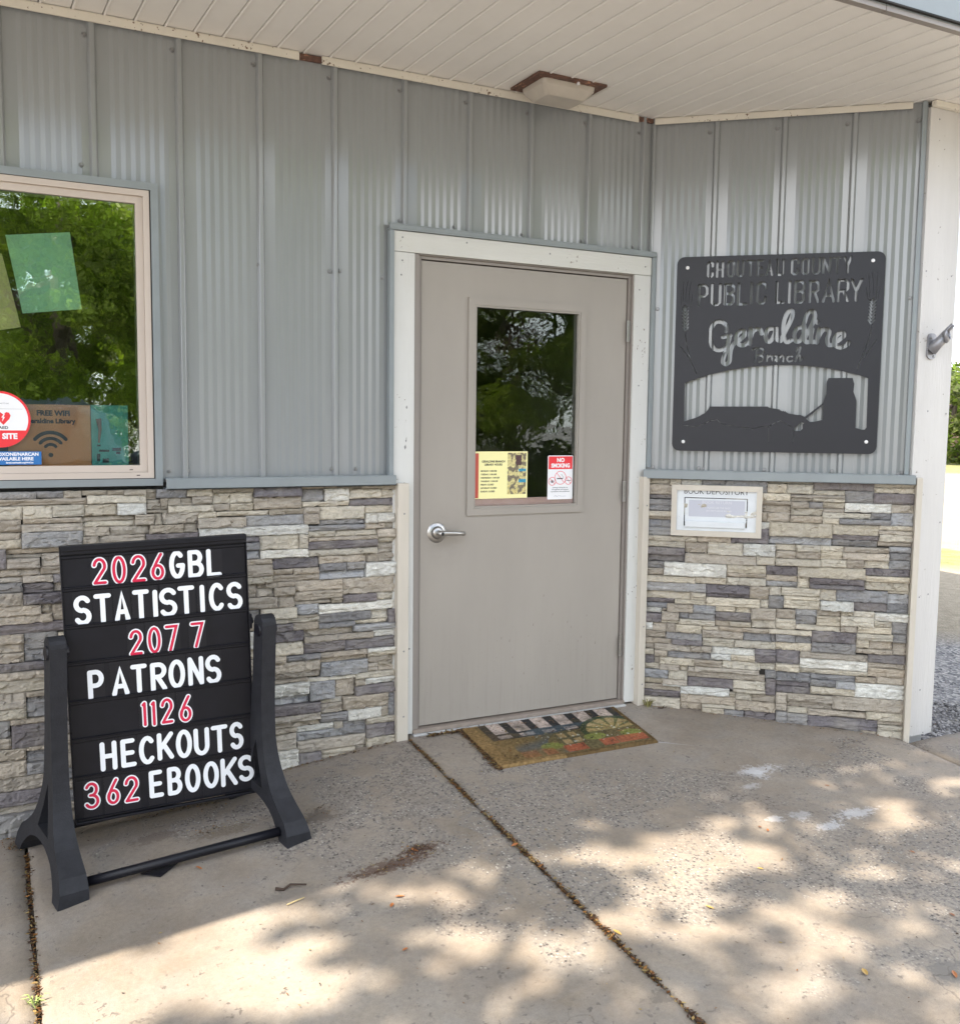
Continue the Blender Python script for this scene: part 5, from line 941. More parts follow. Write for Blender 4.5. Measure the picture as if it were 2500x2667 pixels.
GL = {
 '0': [('c', arc(.5, .5, .5, .5, 90, 438, 30))], 'O': [('c', arc(.5, .5, .5, .5, 90, 438, 30))],
 '2': [('o', arc(.5, .72, .5, .28, 172, -28, 14)+[(0, 0)]), ('o', [(0, 0), (1, 0)])],
 '6': [('o', smooth([(.88, 1), (.45, .70), (.12, .42), (.02, .27)], 5)), ('c', arc(.5, .27, .5, .27, 90, 436, 24))],
 '7': [('o', [(0, 1), (1, 1), (.32, 0)])], '1': [('o', [(0.05, .93), (.95, 1)]), ('o', [(.95, 1), (.95, 0)])],
 '3': [('o', arc(.42, .755, .5, .245, 155, -80, 12)+[(.30, .51)]), ('o', [(.30, .51)]+arc(.42, .255, .58, .255, 80, -152, 14))],
 'S': [('o', arc(.5, .745, .5, .255, 28, 262, 14)+arc(.5, .255, .5, .255, 82, -152, 14))],
 'G': [('o', arc(.5, .5, .5, .5, 48, 345, 22)+[(1, .46)]), ('o', [(1, .46), (.60, .46)])],
 'C': [('o', arc(.52, .5, .52, .5, 45, 315, 20))],
 'B': [('o', [(0, 0), (0, 1)]), ('o', [(0, 1)]+arc(.45, .765, .45, .235, 90, -90, 10)+[(0, .53)]), ('o', [(0, .53)]+arc(.50, .265, .5, .265, 90, -90, 10)+[(0, 0)])],
 'L': [('o', [(0, 1), (0, 0), (1, 0)])], 'T': [('o', [(0, 1), (1, 1)]), ('o', [(.5, 1), (.5, 0)])], 'I': [('o', [(.5, 1), (.5, 0)])],
 'A': [('o', [(0, 0), (.5, 1), (1, 0)]), ('o', [(.18, .30), (.82, .30)])],
 'P': [('o', [(0, 0), (0, 1)]), ('o', [(0, 1)]+arc(.50, .73, .5, .27, 90, -90, 10)+[(0, .46)])],
 'R': [('o', [(0, 0), (0, 1)]), ('o', [(0, 1)]+arc(.50, .75, .5, .25, 90, -90, 10)+[(0, .50)]), ('o', [(.40, .50), (1, 0)])],
 'N': [('o', [(0, 0), (0, 1)]), ('o', [(0, 1), (1, 0)]), ('o', [(1, 0), (1, 1)])],
 'H': [('o', [(0, 0), (0, 1)]), ('o', [(1, 0), (1, 1)]), ('o', [(0, .5), (1, .5)])],
 'E': [('o', [(0, 0), (0, 1)]), ('o', [(0, 1), (.9, 1)]), ('o', [(0, .5), (.85, .5)]), ('o', [(0, 0), (1, 0)])],
 'K': [('o', [(0, 0), (0, 1)]), ('o', [(1, 1), (.08, .42)]), ('o', [(.35, .58), (1, 0)])],
 'U': [('o', [(0, 1)]+arc(.5, .34, .5, .34, 180, 360, 14)+[(1, 1)])]}
for (ri, colr, chh, u0, u1, v0, v1) in T['let']:
    x0 = -hw+u0*PW; x1 = -hw+u1*PW; z0 = v0*PH; z1 = v1*PH
    lw = .0118 if colr == 'r' else .0150
    xc = (x0+x1)/2; cwid = max((x1-x0)/2+.0035, .017 if chh in 'I1' else .0)
    row0 = zt_[ri+1]+.0045; row1 = zt_[ri]-.0115
    card = onpanel(MB().box(xc-cwid, xc+cwid, -.0140, -.0150, row0, row1).build('letter_card', M['tile'], mb))
    o_ = .0185 if colr == 'r' else lw
    X0, X1, Z0, Z1 = x0+o_/2, x1-o_/2, z0+o_/2, z1-o_/2
    def mk(wid, ya, yb):
        b = MB()
        for n_, (kind, pts) in enumerate(GL[chh]):
            b.stroke([(X0+a*(X1-X0), Z0+c*(Z1-Z0)) for a, c in pts], wid, ya, yb-n_*.00012, kind == 'c')
        return b
    if colr == 'r':
        fixn(mk(.0185, -.0151, -.0154).build('digit_outline', M['white'], card)); fixn(mk(.0095, -.0158, -.0161).build('digit', M['red'], card))
    else: fixn(mk(.0162, -.0151, -.0155).build('letter', M['white'], card))
# legs
def leg(base, top, dirv, sgn, name='side_frame'):
    """inverted-Y side frame standing on the ground; dirv points from the front foot to the back foot"""
    H = top-base.z; hx = .027
    outer = [(-.268, 0), (-.262, .045), (-.235, .085)] + [tuple(p) for p in smooth([(-.235, .085), (-.128, .165), (-.070, .275), (-.046, .40), (-.037, .54)], 4)][1:] + [(-.035, H-.035)] + [(a, b) for a, b in arc(0, H-.035, .035, .035, 180, 0, 8)] + \
            [(.035, H-.035)] + [tuple(p) for p in smooth([(.037, .54), (.046, .40), (.070, .275), (.128, .165), (.235, .085)], 4)] + [(.262, .045), (.268, 0)] + \
            [(.205, 0)] + [tuple(p) for p in smooth([(.19, .03), (.12, .09), (0, .115), (-.12, .09), (-.19, .03)], 3)] + [(-.205, 0)]
    outer = [(float(a), float(b)) for a, b in outer]
    hole = [(-.060, .150), (.060, .150), (.028, .235), (.0, .32), (-.028, .235)]
    L = MB().prism([outer, hole], -hx, hx, lambda a, b, t: (t, a, b))
    L.v = [(x+(sgn*.046*(max(0, (.34-z)/.34))**1.5 if x*sgn > 0 else 0), y, z) for x, y, z in L.v]; o = fixn(L.build(name, M['rubber'], mb))
    yaw = math.atan2(-dirv.x, dirv.y); o.location = base-MB0; o.rotation_euler = (0, 0, yaw)
    bv = o.modifiers.new('bevel', 'BEVEL'); bv.width = .007; bv.segments = 2; bv.limit_method = 'ANGLE'; bv.angle_limit = R(50)
    MB().tube([(-hx-.001, 0, H-.055), (-hx-.006, 0, H-.055)], [.026, .022], 14).build('pivot_boss', M['black'], o)
    MB().tube([(hx+.001, 0, H-.055), (hx+.012, 0, H-.055)], [.024, .020], 14).build('pivot_boss', M['black'], o); return o
Lb_ = Vector((-1.511, -.362, 0)); Rb_ = Vector((-.811, -.390, 0)); Lb_.z = gz(Lb_.x, Lb_.y)-.002; Rb_.z = gz(Rb_.x, Rb_.y)-.004
dv = Vector((-.097, .455, 0)).normalized()
sl = leg(Lb_, .618, dv, -1); sr = leg(Rb_, .642, dv, 1)
for s_, e_ in ((sl, .035), (sr, .035)):
    # follow the fall of the ground along the feet
    s_.rotation_euler.x = math.atan(.08)*.9 + .0
fL = Lb_+dv*-.213; fR = Rb_+dv*-.213
for sgn in (-1, 1):
    p0 = Lb_+dv*.213*sgn+Vector((.027, 0, .045+.016*sgn)); p1 = Rb_+dv*.213*sgn+Vector((-.027, 0, .045+.016*sgn))
    MB().tube([p0-MB0, p1-MB0], .0165, 14).build('cross_bar', M['black'], mb, True)
for sx_, T_, xx in ((-1, .56, -hw-.035), (1, .585, hw+.035)):
    b = MB().tube([(sx_*(hw-.0), .0, T_+.055), (sx_*(hw+.02), .0, T_+.055)], .012, 12).box(sx_*(hw+.001), sx_*(hw+.012), -.028, .02, T_+.03, T_+.085, .002); onpanel(b.build('pivot_bracket', M['black'], mb))
tag(fixn(MB().prism([[(-1.262, -.560), (-1.205, -.612), (-1.135, -.552), (-1.20, -.50)]], 0, .004, lambda a, c, t: (a, c, gz(a, c)+.004+t)).build('flat_card', M['tile'])), 'small black card lying under the cross bar of the message board', 'card')

# ------------------------------------------------------------------ door mat
def matcol(u, v):
    tan = (.27, .175, .075); blk = (.035, .035, .038); blue = (.075, .105, .125); pink = (.52, .43, .37)
    n = noise.noise(Vector((u*7, v*5, 1))); f = noise.noise(Vector((u*60, v*40, 2)))
    c = tan
    fade = max(0, min(1, (u-.05)*2.4+(v-.5)*1.1+n*.25))
    def over(col, a):
        nonlocal c; c = tuple(x*(1-a)+y*a for x, y in zip(c, col))
    # house wall / sky tones
    if u > .07 and v < .97 and u < .965:
        dark = (.085, .085, .045); over(dark, min(1, .25+.6*fade) * (.5+.5*min(1, max(0, (.9-abs(u-.5))))))
    if v > .56 and .09 < u < .965:
        # siding columns with windows
        k = (u-.085-(1-v)*.0)/.1405; fr = k-math.floor(k)
        over(blk, min(.95, max(.3, (.5+.4*min(1, fade+.2))*(1+.5*noise.noise(Vector((u*11, v*12, 3)))))))
        a = min(1, max(.1, (.25+.6*min(1, fade+.2))*(1+.9*noise.noise(Vector((u*14, v*9, 6))))))
        if .36 < fr < .95 and .70 < v < .985: over(pink, a)
        if .36 < fr < .95 and .585 < v < .665: over(pink, a*.9)
    arch = ((u-.70)/.42)**2+((v-.30)/.42)**2
    if .60 < arch < 1.6 and v > .06 and v < .72: over(blue, .62*min(1, max(0, fade+.05+n)))
    a2 = ((u-.83)/.17)**2+((v-.42)/.30)**2
    if a2 < 1 and v > .42:
        over((.40, .30, .13), .8)
        ang = math.degrees(math.atan2(v-.42, (u-.83)*1.7)); 
        if min(abs(ang-k_) for k_ in (0, 30, 60, 90, 120, 150, 180)) < 4.5: over((.10, .12, .05), .8)
    elif 1 <= a2 < 1.45 and v > .30: over((.05, .07, .035), .85)
    if .455 < u < .60 and .22 < v < .55:
        over((.10, .09, .05), .7)
        if not (abs(u-.527) < .012 or abs(v-.385) < .025) and .47 < u < .585 and .25 < v < .52: over((.38, .27, .13), .8)
    for (cu, cv, ru, rv) in ((.38, .26, .07, .08), (.67, .32, .07, .08), (.90, .27, .07, .09)):
        if ((u-cu)/ru)**2+((v-cv)/rv)**2 < 1: over((.22, .25, .06), .7)
    for (cu, wd_, s_) in ((.22, .05, .35), (.34, .035, .5), (.50, .065, 1.), (.715, .05, 1.), (.82, .045, .85), (.925, .055, 1.)):
        if abs(u-cu) < wd_ and .075 < v < .225: over((.38, .105, .055), .8*s_)
    if noise.noise(Vector((u*45, v*30, 9))) > .52 and .2 < v < .6 and u > .33: over((.62, .62, .52), .8)
    if u < .06 or v < .035 or u > .97: c = tan if u < .4 else tuple(.5*x for x in tan)
    return tuple(max(.01, x*(1+.55*f+.22*n)) for x in c)
mBL, mBR, mTR, mTL = Vector((.165, -.480)), Vector((.960, -.482)), Vector((1.015, -.058)), Vector((.185, -.058))
n1, n2 = 170, 90; V = []; C = []
for j in range(n2+1):
    for i in range(n1+1):
        u = i/n1; v = j/n2; p = (mBL*(1-u)+mBR*u)*(1-v)+(mTL*(1-u)+mTR*u)*v
        e = min(u*.8, (1-u)*.8, v*.47, (1-v)*.47)
        z = gz(p.x, p.y)+.006+.006*min(1, e/.006)+.0014*noise.noise(Vector((u*120, v*80, 1)))+.004*noise.noise(Vector((u*3, v*2, 6)))
        V.append((p.x, p.y, z)); C.append(matcol(u, v))
F = [(j*(n1+1)+i, j*(n1+1)+i+1, (j+1)*(n1+1)+i+1, (j+1)*(n1+1)+i) for j in range(n2) for i in range(n1)]
ring = [i for i in range(n1+1)]+[j*(n1+1)+n1 for j in range(1, n2+1)]+[n2*(n1+1)+i for i in range(n1-1, -1, -1)]+[j*(n1+1) for j in range(n2-1, 0, -1)]
k = len(V); V += [(V[i][0], V[i][1], V[i][2]-.011) for i in ring]; C += [(.16, .10, .045)]*len(ring)
F += [(ring[(a+1) % len(ring)], ring[a], k+a, k+(a+1) % len(ring)) for a in range(len(ring))]
dm = thing('doormat', 'worn coir doormat printed with a house and flower pots at the door', 'doormat')
link('mat_body', fastmesh('mat_body', np.array(V), np.array(F), M['mat'], np.array(C)), dm)
rs = np.random.RandomState(3); N_ = 26000; uv = rs.rand(N_, 2)*[.99, .985]+[.005, .0075]; Vt = np.zeros((N_*3, 3)); Ct = np.zeros((N_*3, 3))
for q in range(N_):
    u, v = uv[q]; p = (mBL*(1-u)+mBR*u)*(1-v)+(mTL*(1-u)+mTR*u)*v; z = gz(p.x, p.y)+.0115; an = rs.rand()*6.28; le = rs.uniform(.003, .007); hgt = rs.uniform(.001, .0055)
    dx, dy = math.cos(an), math.sin(an); Vt[q*3] = (p.x-dy*.0006, p.y+dx*.0006, z); Vt[q*3+1] = (p.x+dy*.0006, p.y-dx*.0006, z); Vt[q*3+2] = (p.x+dx*le, p.y+dy*le, z+hgt)
    Ct[q*3:q*3+3] = np.array(matcol(u, v))*rs.uniform(.75, 1.35)
o = link('mat_fibres', fastmesh('mat_fibres', Vt, np.arange(N_*3).reshape(-1, 3), M['mat'], Ct), dm); o['kind'] = 'stuff'

# ------------------------------------------------------------------ leaf litter, twigs
LC = [(.20, .085, .03), (.30, .14, .045), (.11, .05, .025), (.30, .20, .08), (.08, .045, .028), (.34, .25, .11), (.05, .033, .022), (.07, .04, .025)]
def flakes(pts, name, seed, smin=.004, smax=.011, lift=.006):
    r_ = np.random.RandomState(seed); V = []; F = []; C = []
    for (x, y, z) in pts:
        s_ = r_.uniform(smin, smax); a = r_.rand()*6.28; w = s_*r_.uniform(.25, .5); dx, dy = math.cos(a), math.sin(a); h = r_.rand()*lift; t = r_.uniform(-.5, .5)*s_
        k = len(V); zz = z+.001+h
        V += [(x-dx*s_, y-dy*s_, zz), (x+dy*w, y-dx*w, zz+t*.5), (x+dx*s_, y+dy*s_, zz+abs(t)), (x-dy*w, y+dx*w, zz+t*.2+.001)]; F.append((k, k+1, k+2, k+3))
        c = np.array(LC[r_.randint(len(LC))])*r_.uniform(.6, 1.25); C += [c]*4
    return fastmesh(name, np.array(V), np.array(F), M['litter'], np.array(C))
rs = random.Random(21); pts = []
for _ in range(3400):    # the joint beside the door slab
    y = -.06-rs.random()**.9*2.6; cl = noise.noise(Vector((y*6, 3.1, 0)))+.35
    if rs.random() > cl*1.6+.25: continue
    pts.append((-.072+rs.gauss(0, .0055), y, gz(-.072, y)-.012+rs.uniform(0, .010)))
for _ in range(900):
    y = -.2-rs.random()*2.2; pts.append((-1.601+rs.gauss(0, .006), y, gz(-1.6, y)-.012+rs.uniform(0, .010)))
tag(link('leaf_litter', flakes(pts, 'leaf_litter', 1)), 'dry brown leaf bits packed in the pavement joints', 'leaf litter')['kind'] = 'stuff'
pts = []
for _ in range(1100):    # drift along the left edge of the mat
    t = rs.random(); x = .165+.04*t; y = -.48+.43*t; wd_ = .010+.018*max(0, t-.6); pts.append((x-.004-abs(rs.gauss(0, wd_)), y+rs.gauss(0, .01), gz(x, y)))
for _ in range(260):
    t = rs.random(); pts.append((.02+.2*t+rs.gauss(0, .01), -.062+rs.gauss(0, .01), gz(.1, -.05)))
for _ in range(260): u = rs.random(); v = rs.random(); p = (mBL*(1-u)+mBR*u)*(1-v)+(mTL*(1-u)+mTR*u)*v; pts.append((p.x, p.y, gz(p.x, p.y)+.0135))
tag(link('leaf_litter', flakes(pts, 'leaf_litter', 2)), 'loose orange brown leaf bits along the left edge of the doormat', 'leaf litter')['kind'] = 'stuff'
pts = []
for _ in range(700): x = -1.7+rs.random()*1.55; pts.append((x, -.055-abs(rs.gauss(0, .012)), gz(x, -.06)))
for _ in range(220): pts.append((-1.62+rs.gauss(0, .03), -.13+rs.gauss(0, .02), gz(-1.62, -.13)))
for cx, cy, sx_, sy_, n_ in ((-.52, -.955, .07, .010, 70), (-1.10, -.16, .10, .018, 200), (-.95, -.20, .03, .02, 80), (-1.0, -.38, .04, .02, 60), (-.44, -.925, .10, .014, 90), (-.385, -.895, .035, .016, 120), (-.72, -.50, .05, .02, 50), (-.60, -.46, .03, .02, 40), (1.22, -.035, .02, .02, 60)):
    for _ in range(n_): x = cx+rs.gauss(0, sx_); y = min(-.055, cy+rs.gauss(0, sy_)); pts.append((x, y, gz(x, y)))
for _ in range(160): s_ = rs.random()*1.2; p = bworld(s_, 0, .06+abs(rs.gauss(0, .01))); pts.append((p.x, p.y, gz(p.x, p.y)))
for _ in range(420): x = rs.uniform(-1.6, 2.6); y = -.1-rs.random()*2.3; pts.append((x, min(y, -.85 if x > 1.6 else y), gz(x, y)))
tag(link('leaf_litter', flakes(pts, 'leaf_litter', 3, .002, .007)), 'scattered dry leaf crumbs at the foot of the walls and over the slabs', 'leaf litter')['kind'] = 'stuff'
# single larger leaves
def leafmesh():
    b = MB(); P = [(-.5, 0), (-.25, .16), (.1, .2), (.4, .1), (.5, 0), (.4, -.1), (.1, -.2), (-.25, -.16)]
    b.v = [(x, y, .10*(x*x)+.35*abs(y)) for x, y in P]+[(x, 0, .10*x*x) for x in (-.25, .1, .4)]
    b.f = [(0, 8, 1), (1, 8, 9, 2), (2, 9, 10, 3), (3, 10, 4), (0, 7, 8), (7, 6, 9, 8), (6, 5, 10, 9), (5, 4, 10)]
    return b
lmat = []
for c in ((.36, .13, .04), (.46, .29, .08), (.22, .10, .05)):
    lmat.append(mat('fallen_leaf', c, .6))
lm = []
for m_ in lmat:
    me = bpy.data.meshes.new('fallen_leaf'); b = leafmesh(); me.from_pydata(b.v, [], b.f); me.update(); me.materials.append(m_); lm.append(me)
ln = 0
LEAFLAB = ['lower of two close orange leaves on the middle slab in front of the twig', 'upper of two close orange leaves on the middle slab in front of the twig', 'lone orange leaf near the lower middle of the slab left of the joint',
 'orange leaf lying right beside the leaf-filled joint, halfway down', 'small yellow leaf low on the slab at the bottom left', 'large yellow leaf on the right slab near the bottom edge', 'yellow leaf in the joint where the sunlight falls, lower right of it',
 'yellow leaf in the big sun patch right of the joint', 'orange leaf of the close pair in the shade in the middle of the right slab', 'brown leaf of the close pair in the shade in the middle of the right slab', 'orange leaf just in front of the cross bar of the message board',
 'small brown leaf between the cross bar and the twig', 'orange leaf in the shallow pit at the right edge of the picture', 'brown leaf on the right slab left of the pit', 'brown leaf near the white paint spill', 'brown leaf on the doormat near its right end',
 'small yellow leaf on the sunlit middle of the right slab', 'orange leaf lying on the long brown dirt stain', 'brown leaf lying on the long brown dirt stain', 'small brown leaf far right in the dappled shade']
for (x, y, k, s_) in [(-.585, -1.155, 0, .030), (-.545, -1.125, 0, .032), (-.63, -1.375, 0, .026), (-.085, -1.05, 0, .034), (-.94, -1.73, 1, .022), (.50, -2.05, 1, .040), (-.05, -1.62, 1, .034), (.30, -1.62, 1, .030), (.84, -1.30, 0, .024), (.83, -1.27, 2, .02), (-1.08, -.62, 0, .03), (-.90, -.55, 2, .022), (.735, -2.16, 0, .036), (1.0, -1.95, 2, .03), (1.35, -1.1, 2, .02), (.78, -.40+.0, 2, .024), (.62, -1.5, 1, .022), (-.40, -.90, 0, .030), (-.46, -.93, 2, .026), (1.22, -1.62, 2, .022)]:
    o = link('fallen_leaf', lm[k], None); o.location = (x, y, gz(x, y)+.003); o.scale = (s_, s_, s_); o.rotation_euler = (rs.uniform(-.15, .15), rs.uniform(-.15, .15), rs.random()*6.28)
    tag(o, LEAFLAB[ln], 'leaf', 'fallen leaves on the pavement'); ln += 1
tw = MB().tube([(-.885, -.885, gz(-.885, -.885)+.008), (-.862, -.900, gz(-.86, -.9)+.006), (-.838, -.893, gz(-.84, -.89)+.012), (-.790, -.915, gz(-.79, -.9)+.008)], [.0055, .0045, .004, .0025], 7)
tag(tw.build('twig', M['twig'], None, True), 'short dark crooked twig on the slab in front of the message board', 'twig')
tw = MB().tube([(-.875, -.985, gz(-.87, -.98)+.004), (-.845, -.98, gz(-.84, -.98)+.005), (-.815, -.975, gz(-.81, -.97)+.004)], [.002, .0022, .0015], 6)
tag(tw.build('twig', mat('pale_straw', (.50, .40, .20), .7), None, True), 'thin pale straw lying just below the dark twig', 'twig')
dt = MB()
p = (0.98, -.20)
for (a, b_) in [((.86, -.135), (.885, -.145)), ((.88, -.145), (.90, -.135)), ((.868, -.14), (.872, -.160)), ((.885, -.143), (.905, -.150))]:
    dt.tube([(a[0], a[1], gz(*a)+.004), (b_[0], b_[1], gz(*b_)+.010)], .0018, 5)
o = dt.build('twig', M['twig'], None); o.location.x = .36; tag(o, 'tiny forked twig on the slab right of the doormat', 'twig')
# weeds: one in the left joint near the bottom, one at the door corner
def weed(x, y, n_, h_, lab, col, seed):
    r_ = random.Random(seed); b = MB()
    for _ in range(n_):
        a = r_.random()*6.28; l = h_*r_.uniform(.5, 1); w = .0022; bx, by = x+r_.gauss(0, .008), y+r_.gauss(0, .008); dx, dy = math.cos(a), math.sin(a); z = gz(x, y)-.006
        b.add([(bx-dy*w, by+dx*w, z), (bx+dy*w, by-dx*w, z), (bx+dx*l*.5+dy*w, by+dy*l*.5-dx*w, z+l*.8), (bx+dx*l*.5-dy*w, by+dy*l*.5+dx*w, z+l*.8), (bx+dx*l, by+dy*l, z+l*.75)], [(0, 1, 2, 3), (3, 2, 4)])
    tag(b.build('weed', mat('weed_green', col, .6)), lab, 'weed')
weed(-1.603, -1.06, 16, .035, 'small pale green weed growing in the left pavement joint', (.30, .38, .12), 2)
weed(1.195, -.085, 22, .05, 'small reddish green weed at the right foot of the door casing', (.22, .20, .06), 5)

# ------------------------------------------------------------------ loose gravel beyond the slab
def pebbles():
    r_ = np.random.RandomState(6); pts = []
    for _ in range(15000):
        x = 2.36+r_.rand()**1.2*3.2; y = -.86+r_.rand()*2.9
        pts.append((x, y))
    base = np.array([(1, 0, 0), (-1, 0, 0), (0, 1, 0), (0, -1, 0), (0, 0, 1), (0, 0, -1)], float); fa_ = np.array([(0, 2, 4), (2, 1, 4), (1, 3, 4), (3, 0, 4), (2, 0, 5), (1, 2, 5), (3, 1, 5), (0, 3, 5)])
    V = []; F = []; C = []
    for q, (x, y) in enumerate(pts):
        s_ = r_.uniform(.006, .017); P = base*s_*r_.uniform(.6, 1.2, (6, 1))*[1, .8, .6]; a = r_.rand()*6.28; ca, sa = math.cos(a), math.sin(a)
        P = np.stack([P[:, 0]*ca-P[:, 1]*sa, P[:, 0]*sa+P[:, 1]*ca, P[:, 2]], 1)+[x, y, -.155+.02*noise.noise(Vector((x*3, y*3, 0)))+s_*.3]
        V.append(P); F.append(fa_+6*q); c = r_.uniform(.35, 1.5); C.append(np.tile([c, c*.98, c*.97], (6, 1)))
    return fastmesh('gravel', np.concatenate(V), np.concatenate(F), M['pebble'], np.concatenate(C))
tag(link('gravel', pebbles()), 'loose grey gravel beside the slab beyond the white post', 'gravel')['kind'] = 'stuff'
struct(MB().prism([[(2.345, -.875), (7, -.875), (7, 3.5), (2.345, 3.5)]], 0, .02, lambda a, c, t: (a, c, -.19+t)).build('gravel_bed', M['gravel']))
bpy.data.objects['gravel_bed'].hide_render = False

# ------------------------------------------------------------------ trees, hedge, vehicle in front of the building
def leaves(cent, rad, n, size, seed, squash=.6, droop=.0):
    r_ = np.random.RandomState(seed); cent = np.array(cent, float); k = r_.randint(len(cent), size=n); d = r_.normal(size=(n, 3)); d /= np.linalg.norm(d, axis=1)[:, None]
    rr = r_.uniform(.25, 1., n)**.5; P = cent[k]+d*rr[:, None]*np.array(rad)[k][:, None]*[1, 1, squash]
    nrm = d*.6+r_.normal(size=(n, 3))*.6+[0, 0, .5]; nrm /= np.linalg.norm(nrm, axis=1)[:, None]
    t = np.cross(nrm, r_.normal(size=(n, 3))); t /= np.linalg.norm(t, axis=1)[:, None]; b = np.cross(nrm, t)
    s_ = size*r_.uniform(.6, 1.3, n)[:, None]
    V = np.stack([P-t*s_, P-b*s_*.5, P+t*s_, P+b*s_*.5], 1).reshape(-1, 3); F = np.arange(n*4).reshape(-1, 4)
    c = r_.uniform(.55, 1.5, n)*(np.random.RandomState(seed+1).uniform(.7, 1.25, len(cent))[k]); C = np.repeat(np.stack([c, c*.97, c*.9], 1), 4, 0)
    return V, F, C
def tree(x, y, h, cr, zlow, lab, seed, n=26000, size=.085, mate='leaf', zg=-.3, name='broadleaf_tree', group=None):
    t = thing(name, lab, 'tree', (x, y, zg), 0, group); r_ = random.Random(seed); cs_ = []; rd = []
    for _ in range(64):
        while True:
            a, b, c = r_.uniform(-1, 1), r_.uniform(-1, 1), r_.uniform(-1, 1)
            if .2 < a*a+b*b+c*c < 1: break
        cs_.append((a*cr, b*cr, (h+zlow)/2+c*(h-zlow)/2)); rd.append(r_.uniform(.16, .32)*cr)
    V, F, C = leaves(cs_, rd, n, size, seed); link('crown', fastmesh('crown', V, F, M[mate], C), t)
    tk = MB().tube([(0, 0, -.1), (.05, .02, h*.2), (-.05, .08, h*.45), (.08, .0, h*.8)], [.24, .17, .12, .04], 10)
    for _ in range(9):
        z = r_.uniform(.22, .6)*h; c = r_.choice(cs_); tk.tube([(0, 0, z), (c[0]*.45, c[1]*.45, z+(c[2]-z)*.3), (c[0]*.95, c[1]*.95, c[2])], [.08, .05, .015], 6)
    tk.build('trunk', M['bark'], t, True); return t
GRT = 'trees across the street'
tree(-.5, -15.0, 8.0, 3.5, .4, 'large leafy tree across from the window, trunk behind the parked vehicle', 1, 80000, .062)
tree(8.1, -14.0, 9.0, 3.2, -.2, 'large dense tree across from the door', 2, 75000, .075)
def retree(src, x, y, rz, sc, lab):
    r_ = src.copy(); COL.objects.link(r_); r_.location = (x, y, -.3); r_.rotation_euler = (0, 0, rz); r_.scale = (sc, sc, sc); r_['label'] = lab
    for c in src.children: d = c.copy(); COL.objects.link(d); d.parent = r_
    return r_
src = [o for o in bpy.data.objects if o.name == 'broadleaf_tree'][0]
retree(src, 24., -30.0, 1.3, .95, 'leafy tree far right across the street')
retree(src, 4.2, -22.0, 5.1, 1.0, 'added leafy tree darkening the siding reflections, between the vehicle and the tree facing the door')  # added out of view to darken what the flat siding reflects
retree(src, -9.5, -24., 2.4, 1.05, 'leafy tree far left across the street')
retree(src, -.6, -20.5, 4.0, 1.15, 'tall leafy tree in the second row behind the others')
# the shade tree whose branches hang over the yard; crown shaped so its gaps form the sun patches
st_ = thing('shade_tree', 'spreading shade tree left of the yard, branches reaching over the roof edge', 'tree', (-6.2, -5.6, -.45))
r_ = np.random.RandomState(12); EL = np.array(T['sun']); keep = []
Sx, Sy = -SUNTRAVEL.x/-SUNTRAVEL.z, -SUNTRAVEL.y/-SUNTRAVEL.z
NN = 52000
gx = r_.uniform(-5.5, 7.5, NN); gy = r_.uniform(-8.5, -.2, NN); hh = r_.uniform(6.2, 9.0, NN)
lit = np.zeros(NN, bool)
for (cx, cy, ax, ay, bx, by) in EL:
    det = ax*by-ay*bx; dx = gx-cx; dy = gy-cy; u = (dx*by-dy*bx)/det; v = (ax*dy-ay*dx)/det; lit |= (u*u+v*v) < 1.36
outside = (gx < -1.9) | (gx > 2.6) | (gy < -2.5)
nz_ = np.array([noise.noise(Vector((a*1.7, b*1.7, 4)))+.5*noise.noise(Vector((a*4.5, b*4.5, 8))) for a, b in zip(gx, gy)])
lit = np.where(outside, nz_ > .12, lit)
edge = np.array([noise.noise(Vector((a*.5, b*.5, 2))) for a, b in zip(gx, gy)])
sel_ = ~lit & ((gx > -2.6+edge) & (gx < 4.6+edge) & (gy > -3.9+edge))
gx, gy, hh = gx[sel_], gy[sel_], hh[sel_]; n = len(gx)
P = np.stack([gx+Sx*hh, gy+Sy*hh, hh-.15], 1)-np.array([-6.2, -5.6, -.45])
nrm = r_.normal(size=(n, 3))*.5+np.array([-SUNTRAVEL.x, -SUNTRAVEL.y, -SUNTRAVEL.z]); nrm /= np.linalg.norm(nrm, axis=1)[:, None]
t = np.cross(nrm, r_.normal(size=(n, 3))); t /= np.linalg.norm(t, axis=1)[:, None]; b = np.cross(nrm, t); s_ = (.078*r_.uniform(.6, 1.3, n))[:, None]
V = np.stack([P-t*s_, P-b*s_*.6, P+t*s_, P+b*s_*.6], 1).reshape(-1, 3); c = r_.uniform(.6, 1.3, n); C = np.repeat(np.stack([c, c, c], 1), 4, 0)
link('crown', fastmesh('crown', V, np.arange(n*4).reshape(-1, 4), M['leaf'], C), st_)
tk = MB().tube([(0, 0, -.2), (.1, 0, 2.2), (.3, .2, 4.2), (.6, .5, 6.4)], [.30, .23, .19, .10], 12)
for (a, b_, c_) in [((.3, .2, 3.6), (2.2, 1.0, 5.8), (4.6, 2.0, 7.6)), ((.4, .3, 4.4), (1.6, 2.0, 6.4), (2.6, 3.4, 7.9)), ((.2, .1, 3.9), (1.8, -.8, 6.0), (4.4, -1.2, 7.8)), ((.5, .4, 5.4), (.9, 1.6, 7.0), (.6, 3.0, 8.3))]:
    tk.tube([a, b_, c_], [.11, .07, .02], 8)
tk.build('trunk', M['bark'], st_, True)
